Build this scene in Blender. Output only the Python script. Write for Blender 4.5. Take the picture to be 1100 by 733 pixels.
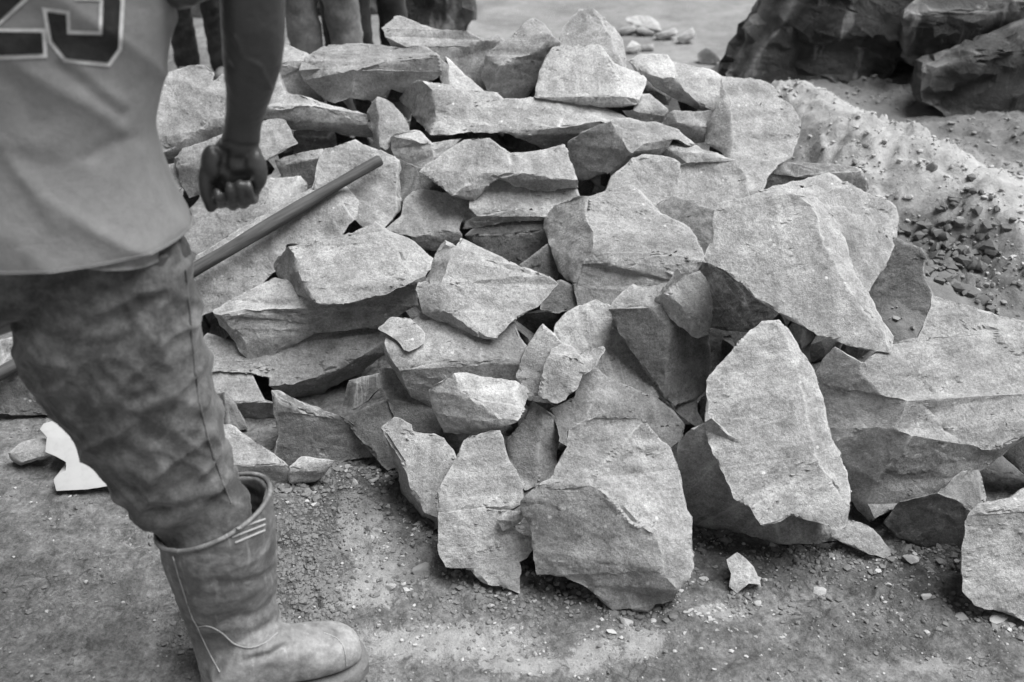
import bpy, bmesh, math, random, zlib
import numpy as np
from mathutils import Vector, Matrix
from mathutils.bvhtree import BVHTree
from mathutils.geometry import tessellate_polygon

random.seed(7)
rng = np.random.default_rng(11)
for o in list(bpy.data.objects):
    bpy.data.objects.remove(o, do_unlink=True)
scene = bpy.context.scene
COL = scene.collection
R = math.radians

# ------------------------------------------------------------------ camera
CAM_Z, PITCH, LENS = 1.55, 30.0, 35.0
cam_d = bpy.data.cameras.new('camera')
cam_d.lens = LENS
cam_d.sensor_width = 36.0
cam_d.clip_start = 0.05
cam_d.clip_end = 2000
cam_d.dof.use_dof = True
cam_d.dof.focus_distance = 2.35
cam_d.dof.aperture_fstop = 3.2
cam = bpy.data.objects.new('camera', cam_d)
COL.objects.link(cam)
cam.location = (0, 0, CAM_Z)
cam.rotation_euler = (R(90 - PITCH), 0, 0)
scene.camera = cam

# ------------------------------------------------------------------ sky and sun (overcast, black and white photograph: neutral light)
SUN_EL, SUN_AZ = 66.0, 92.0        # azimuth clockwise from +Y (straight ahead) towards +X (right)
world = bpy.data.worlds.new('World')
scene.world = world
world.use_nodes = True
nt = world.node_tree
bg = nt.nodes['Background']
sky = nt.nodes.new('ShaderNodeTexSky')
sky.sky_type = 'NISHITA'
sky.sun_disc = False
sky.sun_elevation = R(SUN_EL)
sky.sun_rotation = R(SUN_AZ)
sky.air_density = 0.35
sky.dust_density = 0.2
bw = nt.nodes.new('ShaderNodeRGBToBW')
nt.links.new(sky.outputs['Color'], bw.inputs[0])
nt.links.new(bw.outputs[0], bg.inputs['Color'])
bg.inputs['Strength'].default_value = 0.05
sun_d = bpy.data.lights.new('sun', 'SUN')
sun_d.energy = 1.5
sun_d.angle = R(50)
sun_d.color = (1, 1, 1)
sun = bpy.data.objects.new('sun', sun_d)
COL.objects.link(sun)
_sd = Vector((math.sin(R(SUN_AZ)) * math.cos(R(SUN_EL)), math.cos(R(SUN_AZ)) * math.cos(R(SUN_EL)), math.sin(R(SUN_EL))))
sun.rotation_euler = _sd.to_track_quat('Z', 'Y').to_euler()
scene.view_settings.view_transform = 'Standard'
scene.view_settings.look = 'None'
scene.view_settings.exposure = 2.4
scene.view_settings.gamma = 1
scene.render.engine = 'CYCLES'

# ------------------------------------------------------------------ photograph coordinates (1100 x 733) to world
F = LENS / 36.0 * 1100.0
CP, SP = math.cos(R(PITCH)), math.sin(R(PITCH))
CAMV = np.array([0, 0, CAM_Z])
def rays(p):
    p = np.asarray(p, float).reshape(-1, 2)
    u = (p[:, 0] - 550.0) / F
    v = (366.5 - p[:, 1]) / F
    # forward (0,CP,-SP), up (0,SP,CP), right (1,0,0): depth along the optical axis is 1
    return np.stack([u, CP + v * SP, -SP + v * CP], 1)
def PY(px, py, Y):
    r = rays([(px, py)])[0]
    return Vector(CAMV + r * (Y / r[1]))
def PZ(px, py, z):
    r = rays([(px, py)])[0]
    return Vector(CAMV + r * ((z - CAM_Z) / r[2]))
def project(p):
    p = np.asarray(p, float).reshape(-1, 3) - CAMV
    d = p[:, 1] * CP - p[:, 2] * SP
    return np.stack([550 + F * p[:, 0] / d, 366.5 - F * (p[:, 1] * SP + p[:, 2] * CP) / d], 1), d
# the pile's mean surface: a slope from its foot on the ground to its crest
FOOT_X = [-200, 0, 200, 350, 470, 560, 750, 830, 1000, 1100, 1300]
FOOT_Y = [2.35, 2.3, 2.15, 2.05, 1.78, 1.62, 1.60, 1.75, 1.66, 1.56, 1.5]
CREST_Y, CREST_Z = 3.30, 0.70
def pile_t(p, off=0.0):
    p = np.asarray(p, float).reshape(-1, 2)
    r = rays(p)
    y0 = np.interp(p[:, 0], FOOT_X, FOOT_Y)
    s = CREST_Z / (CREST_Y - y0)
    # CAM_Z + t rz - off = s (t ry - y0)
    t = (CAM_Z + s * y0 - off) / (s * r[:, 1] - r[:, 2])
    tg = (CAM_Z - 0.01) / -r[:, 2].clip(max=-1e-3)
    return np.where(t > tg, tg, t) if off == 0 else t

# ------------------------------------------------------------------ numpy noise
_perm = rng.permutation(256)
_perm = np.concatenate([_perm, _perm, _perm])
_g = rng.normal(size=(256, 3)); _g /= np.linalg.norm(_g, axis=1)[:, None]
def perlin(p):
    p = np.asarray(p, float)
    i = np.floor(p).astype(int); f = p - i; i &= 255
    w = f * f * f * (f * (f * 6 - 15) + 10)
    out = np.zeros(len(p))
    for a in (0, 1):
        for b in (0, 1):
            for c in (0, 1):
                h = _perm[_perm[_perm[(i[:, 0] + a) & 255] + ((i[:, 1] + b) & 255)] + ((i[:, 2] + c) & 255)]
                d = f - np.array([a, b, c])
                n = (_g[h] * d).sum(1)
                out += n * (w[:, 0] if a else 1 - w[:, 0]) * (w[:, 1] if b else 1 - w[:, 1]) * (w[:, 2] if c else 1 - w[:, 2])
    return out * 1.5
def fbm(p, oct=4, gain=0.5):
    o = 0; a = 1; s = 0
    for k in range(oct):
        o = o + a * perlin(p * 2 ** k + 17.3 * k); s += a; a *= gain
    return o / s
def cells(p):
    """F1 distance, and a random vector for the nearest cell"""
    i = np.floor(p).astype(int)
    best = np.full(len(p), 9.0); bc = np.zeros(len(p), int); bp = np.zeros((len(p), 3)); sec = np.full(len(p), 9.0)
    for a in (-1, 0, 1):
        for b in (-1, 0, 1):
            for c in (-1, 0, 1):
                j = i + np.array([a, b, c]); jm = j & 255
                h = _perm[_perm[_perm[jm[:, 0]] + jm[:, 1]] + jm[:, 2]]
                q = j + 0.5 + 0.45 * _g[h]
                d = np.linalg.norm(p - q, axis=1)
                m = d < best
                sec = np.where(m, best, np.minimum(sec, d))
                best = np.where(m, d, best); bc = np.where(m, h, bc); bp = np.where(m[:, None], q, bp)
    return best, sec, bc, bp

# ------------------------------------------------------------------ objects
def mesh_obj(name, verts, faces, mat, parent=None, smooth=True, sharp=None):
    me = bpy.data.meshes.new(name)
    me.from_pydata([tuple(v) for v in verts], [], [tuple(f) for f in faces])
    me.update()
    if mat: me.materials.append(mat)
    if smooth:
        me.polygons.foreach_set('use_smooth', np.ones(len(me.polygons), bool))
        if sharp: me.set_sharp_from_angle(angle=R(sharp))
    o = bpy.data.objects.new(name, me)
    COL.objects.link(o)
    if parent: o.parent = parent
    return o
def tag(o, label=None, cat=None, group=None, kind=None):
    if label: o['label'] = label
    if cat: o['category'] = cat
    if group: o['group'] = group
    if kind: o['kind'] = kind
    return o
def empty(name, loc=(0, 0, 0)):
    o = bpy.data.objects.new(name, None); COL.objects.link(o); o.location = loc
    o.empty_display_size = 0.1
    return o
def set_origin(o, p):
    p = Vector(p); o.data.transform(Matrix.Translation(-p)); o.location = p

# ------------------------------------------------------------------ materials (all neutral grey: the photograph is black and white)
class NT:
    def __init__(s, name, rough=0.9, spec=0.3):
        s.m = bpy.data.materials.new(name); s.m.use_nodes = True
        s.t = s.m.node_tree; s.b = s.t.nodes['Principled BSDF']
        s.b.inputs['Roughness'].default_value = rough
        s.b.inputs['Specular IOR Level'].default_value = spec
    def n(s, kind, **kw):
        x = s.t.nodes.new('ShaderNode' + kind)
        for k, v in kw.items():
            if k.startswith('i_'): x.inputs[k[2:].replace('_', ' ')].default_value = v
            else: setattr(x, k, v)
        return x
    def l(s, a, b): s.t.links.new(a, b)
    def coord(s, which='Object'): return s.n('TexCoord').outputs[which]
    def noise(s, vec, scale, detail=4, rough=0.55, dist=0.0):
        x = s.n('TexNoise', i_Scale=scale, i_Detail=detail, i_Roughness=rough, i_Distortion=dist)
        s.l(vec, x.inputs['Vector']); return x.outputs['Fac']
    def voro(s, vec, scale, feature='F1'):
        x = s.n('TexVoronoi', i_Scale=scale, feature=feature); s.l(vec, x.inputs['Vector']); return x.outputs['Distance']
    def ramp(s, fac, stops):
        x = s.n('ValToRGB'); e = x.color_ramp.elements
        while len(e) < len(stops): e.new(0.5)
        for q, (p, v) in zip(e, stops): q.position = p; q.color = (v, v, v, 1)
        s.l(fac, x.inputs[0]); return x.outputs['Color']
    def math(s, op, a, b=None, clamp=False):
        x = s.n('Math', operation=op, use_clamp=clamp)
        for i, q in enumerate((a, b)):
            if q is None: continue
            if isinstance(q, (int, float)): x.inputs[i].default_value = q
            else: s.l(q, x.inputs[i])
        return x.outputs[0]
    def mix(s, fac, a, b):
        x = s.n('Mix', data_type='FLOAT')
        for i, q in zip((0, 2, 3), (fac, a, b)):
            if isinstance(q, (int, float)): x.inputs[i].default_value = q
            else: s.l(q, x.inputs[i])
        return x.outputs[0]
    def color(s, v): s.l(v, s.b.inputs['Base Color'])
    def bump(s, h, strength, dist, prev=None):
        x = s.n('Bump', i_Strength=strength, i_Distance=dist); s.l(h, x.inputs['Height'])
        if prev is not None: s.l(prev, x.inputs['Normal'])
        return x.outputs['Normal']
    def normal(s, v): s.l(v, s.b.inputs['Normal'])
    def mixv(s, vec, k):
        """the coordinate, shaken by noise so that cracks wander"""
        x = s.n('TexNoise', i_Scale=14.0, i_Detail=4.0); s.l(vec, x.inputs['Vector'])
        a = s.n('VectorMath', operation='SCALE'); a.inputs['Scale'].default_value = k * 3; s.l(x.outputs['Color'], a.inputs[0])
        b = s.n('VectorMath', operation='ADD'); s.l(vec, b.inputs[0]); s.l(a.outputs[0], b.inputs[1]); return b.outputs[0]
    def attr(s, name): return s.n('Attribute', attribute_name=name).outputs['Fac']
    def offset(s, vec):
        """shift the pattern for every object, so that no two things share it"""
        r = s.n('ObjectInfo').outputs['Random']
        m = s.n('VectorMath', operation='ADD'); c = s.n('CombineXYZ')
        a = s.math('MULTIPLY', r, 37.0); b = s.math('MULTIPLY', r, -23.0)
        s.l(a, c.inputs[0]); s.l(b, c.inputs[1]); s.l(a, c.inputs[2])
        s.l(vec, m.inputs[0]); s.l(c.outputs[0], m.inputs[1]); return m.outputs[0], r

def rock_material(name, base, dark, fleck=1.0, stain=0.5):
    m = NT(name, 0.88, 0.25)
    v, rnd = m.offset(m.coord())
    big = m.noise(v, 5.0, 4, 0.6, 0.6)
    mid = m.noise(v, 22.0, 5, 0.65, 0.4)
    fine = m.noise(v, 150.0, 3, 0.7)
    grain = m.noise(v, 420.0, 2, 0.6)
    c = m.mix(m.ramp(big, [(0.32, 0), (0.68, 1)]), dark, base)
    c = m.math('MULTIPLY', c, m.mix(m.ramp(mid, [(0.25, 0), (0.75, 1)]), 0.62, 1.32))
    c = m.math('MULTIPLY', c, m.mix(m.ramp(fine, [(0.3, 0), (0.7, 1)]), 0.70, 1.26))
    c = m.math('MULTIPLY', c, m.mix(m.ramp(grain, [(0.3, 0), (0.7, 1)]), 0.78, 1.20))
    # bedding: every block lies turned its own way
    vr = m.n('VectorRotate', rotation_type='AXIS_ANGLE'); vr.inputs['Axis'].default_value = (0.6, 0.5, 0.62)
    m.l(v, vr.inputs['Vector']); m.l(m.math('MULTIPLY', rnd, 19.0), vr.inputs['Angle'])
    mpb = m.n('Mapping'); mpb.inputs['Scale'].default_value = (3.0, 3.0, 26.0); m.l(vr.outputs[0], mpb.inputs[0])
    band = m.noise(mpb.outputs[0], 1.0, 5, 0.65, 0.35)
    c = m.math('MULTIPLY', c, m.mix(m.ramp(band, [(0.3, 0), (0.7, 1)]), 0.74, 1.22))
    vein = m.ramp(m.noise(mpb.outputs[0], 0.45, 3, 0.5, 1.0), [(0.485, 0), (0.5, 1), (0.515, 0)])
    c = m.mix(m.math('MULTIPLY', vein, m.ramp(rnd, [(0.55, 0), (0.75, 0.30)])), c, 0.55)
    # dark mineral specks and pale crushed flecks
    sp = m.ramp(m.voro(v, 75.0), [(0.10, 1), (0.22, 0)])
    c = m.mix(m.math('MULTIPLY', sp, 0.32), c, 0.07)
    fl = m.math('MULTIPLY', m.ramp(m.voro(v, 30.0), [(0.06, 1), (0.15, 0)]), m.ramp(m.noise(v, 9.0, 2), [(0.5, 0), (0.62, 1)]))
    c = m.mix(m.math('MULTIPLY', fl, 0.75 * fleck), c, 0.62)
    # pale bruising along the broken edges and in patches of rock dust
    e = m.math('MULTIPLY', m.math('POWER', m.attr('edge'), 2.5), m.ramp(m.noise(v, 28.0, 4, 0.7), [(0.36, 0), (0.58, 1)]))
    c = m.mix(m.math('MULTIPLY', e, 0.6), c, 0.50)
    du = m.ramp(m.noise(v, 7.0, 5, 0.75, 1.0), [(0.54, 0), (0.68, 1)])
    c = m.mix(m.math('MULTIPLY', du, 0.50), c, 0.42)
    st = m.ramp(m.noise(v, 3.2, 4, 0.7, 0.8), [(0.52, 0), (0.66, 1)])
    c = m.math('MULTIPLY', c, m.mix(m.math('MULTIPLY', st, stain), 1.0, 0.62))
    c = m.math('MULTIPLY', c, m.mix(rnd, 0.74, 1.20))
    m.color(c)
    h1 = m.noise(v, 26.0, 6, 0.72, 0.7)
    h2 = m.noise(v, 120.0, 5, 0.75)
    nb = m.bump(band, 0.35, 0.008)
    nb = m.bump(h1, 0.5, 0.008, nb)
    nb = m.bump(h2, 1.0, 0.0042, nb)
    nb = m.bump(m.ramp(m.noise(v, 11.0, 5, 0.6, 1.6), [(0.44, 0), (0.5, 0.5), (0.53, 1)]), 0.10, 0.006, nb)
    m.normal(nb)
    return m.m
M_ROCK = rock_material('grey_granite', 0.35, 0.23)
M_ROCKD = rock_material('weathered_granite', 0.19, 0.12, 0.7, 0.8)  # dark rocks and those in gaps, whose shade is put into the colour
M_PALE = rock_material('fresh_pale_granite', 0.44, 0.33)

def boulder_material():
    m = NT('dark_wet_boulder', 0.7, 0.35)
    v = m.coord()
    big = m.noise(v, 2.2, 5, 0.6, 0.8)
    fine = m.noise(v, 60.0, 4, 0.7)
    c = m.mix(m.ramp(big, [(0.35, 0), (0.7, 1)]), 0.028, 0.11)
    c = m.math('MULTIPLY', c, m.mix(fine, 0.6, 1.4))
    mp = m.n('Mapping'); mp.inputs['Scale'].default_value = (3.2, 3.2, 0.7); mp.inputs['Rotation'].default_value = (0.25, -0.45, 0.2)
    m.l(v, mp.inputs[0])
    streak = m.ramp(m.noise(mp.outputs[0], 2.6, 5, 0.6, 0.6), [(0.56, 0), (0.64, 1)])
    c = m.mix(m.math('MULTIPLY', streak, 0.7), c, 0.33)
    ed = m.math('MULTIPLY', m.attr('edge'), m.ramp(m.noise(v, 5.0, 3), [(0.42, 0), (0.6, 1)]))
    c = m.mix(m.math('MULTIPLY', ed, 0.55), c, 0.42)
    m.color(c)
    nb = m.bump(m.noise(v, 7.0, 8, 0.75, 0.6), 1.0, 0.06)
    nb = m.bump(m.noise(v, 70.0, 4, 0.7), 0.6, 0.006, nb)
    m.normal(nb)
    return m.m
M_BOULDER = boulder_material()

def soil_material():
    m = NT('trampled_soil', 0.95, 0.15)
    v = m.coord()
    big = m.noise(v, 2.3, 5, 0.6, 0.5)
    mid = m.noise(v, 14.0, 6, 0.68, 0.5)
    fine = m.noise(v, 90.0, 5, 0.75)
    c = m.mix(m.ramp(big, [(0.3, 0), (0.7, 1)]), 0.14, 0.22)
    c = m.math('MULTIPLY', c, m.mix(m.ramp(mid, [(0.3, 0), (0.7, 1)]), 0.45, 1.5))
    c = m.math('MULTIPLY', c, m.mix(m.ramp(fine, [(0.34, 0), (0.66, 1)]), 0.62, 1.36))
    crk = m.ramp(m.voro(m.mixv(v, 0.02), 17.0, 'DISTANCE_TO_EDGE'), [(0.0, 1), (0.05, 0)])
    c = m.mix(m.math('MULTIPLY', crk, m.math('MULTIPLY', 0.55, m.ramp(m.noise(v, 4.0, 3), [(0.5, 0), (0.62, 1)]))), c, 0.03)
    # pale crushed rock dust trodden into the soil
    dust = m.attr('dust')
    dn = m.math('ADD', dust, m.math('MULTIPLY', m.math('SUBTRACT', m.noise(v, 26.0, 8, 0.85, 0.8), 0.5), 2.2))
    df = m.ramp(dn, [(0.42, 0), (0.62, 1)])
    c = m.mix(m.math('MULTIPLY', df, 0.85), c, m.mix(fine, 0.26, 0.44))
    chip = m.math('MULTIPLY', m.ramp(m.voro(v, 55.0), [(0.09, 1), (0.17, 0)]), m.ramp(m.noise(v, 6.0, 3), [(0.48, 0), (0.6, 1)]))
    c = m.mix(m.math('MULTIPLY', chip, 0.7), c, 0.34)
    # moist soil, and shade under the rocks put into the colour
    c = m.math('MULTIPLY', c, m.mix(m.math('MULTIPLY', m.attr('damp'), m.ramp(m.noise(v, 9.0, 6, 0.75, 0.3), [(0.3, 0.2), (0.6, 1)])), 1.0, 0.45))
    # the swept rock floor of the quarry behind the pile is paler
    c = m.mix(m.attr('floor'), c, m.math('MULTIPLY', m.mix(m.ramp(big, [(0.35, 0), (0.65, 1)]), 0.17, 0.27), m.mix(mid, 0.6, 1.4)))
    m.color(c)
    nb = m.bump(m.noise(v, 38.0, 6, 0.75, 0.4), 0.9, 0.018)
    nb = m.bump(m.noise(v, 170.0, 4, 0.75), 0.8, 0.004, nb)
    m.normal(nb)
    return m.m
M_SOIL = soil_material()
def sand_material():
    m = NT('loose_sand', 0.95, 0.15)
    v = m.coord()
    mid = m.noise(v, 8.0, 6, 0.65, 0.5); fine = m.noise(v, 70.0, 5, 0.75)
    d = m.math('ADD', m.attr('dry'), m.math('MULTIPLY', m.math('SUBTRACT', m.noise(v, 5.0, 6, 0.7, 0.5), 0.5), 0.9))
    c = m.mix(m.ramp(d, [(0.3, 0), (0.8, 1)]), 0.15, 0.32)
    c = m.math('MULTIPLY', c, m.mix(m.ramp(mid, [(0.3, 0), (0.7, 1)]), 0.75, 1.2))
    c = m.math('MULTIPLY', c, m.mix(fine, 0.65, 1.3))
    m.color(c)
    nb = m.bump(m.noise(v, 30.0, 6, 0.72, 0.4), 0.7, 0.014)
    nb = m.bump(fine, 0.7, 0.005, nb)
    m.normal(nb)
    return m.m
M_SAND = sand_material()
def grain_material(name, lo, hi, rough=0.95):
    m = NT(name, rough, 0.2)
    v, r = m.offset(m.coord())
    c = m.mix(m.noise(v, 30.0, 5, 0.7), lo, hi)
    c = m.math('MULTIPLY', c, m.mix(m.noise(v, 200.0, 4, 0.7), 0.7, 1.3))
    c = m.math('MULTIPLY', c, m.mix(r, 0.85, 1.15))
    m.color(c); m.normal(m.bump(m.noise(v, 130.0, 5, 0.75), 0.7, 0.004))
    return m.m
M_CHIP = grain_material('pale_stone_chip', 0.30, 0.52)
M_CHIPD = grain_material('grey_stone_chip', 0.18, 0.32)
M_CLOD = grain_material('soil_clod', 0.08, 0.19)
M_DAMPCLOD = grain_material('damp_sand_clod', 0.15, 0.26)
M_SANDCLOD = grain_material('sand_clod', 0.24, 0.38)

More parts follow.
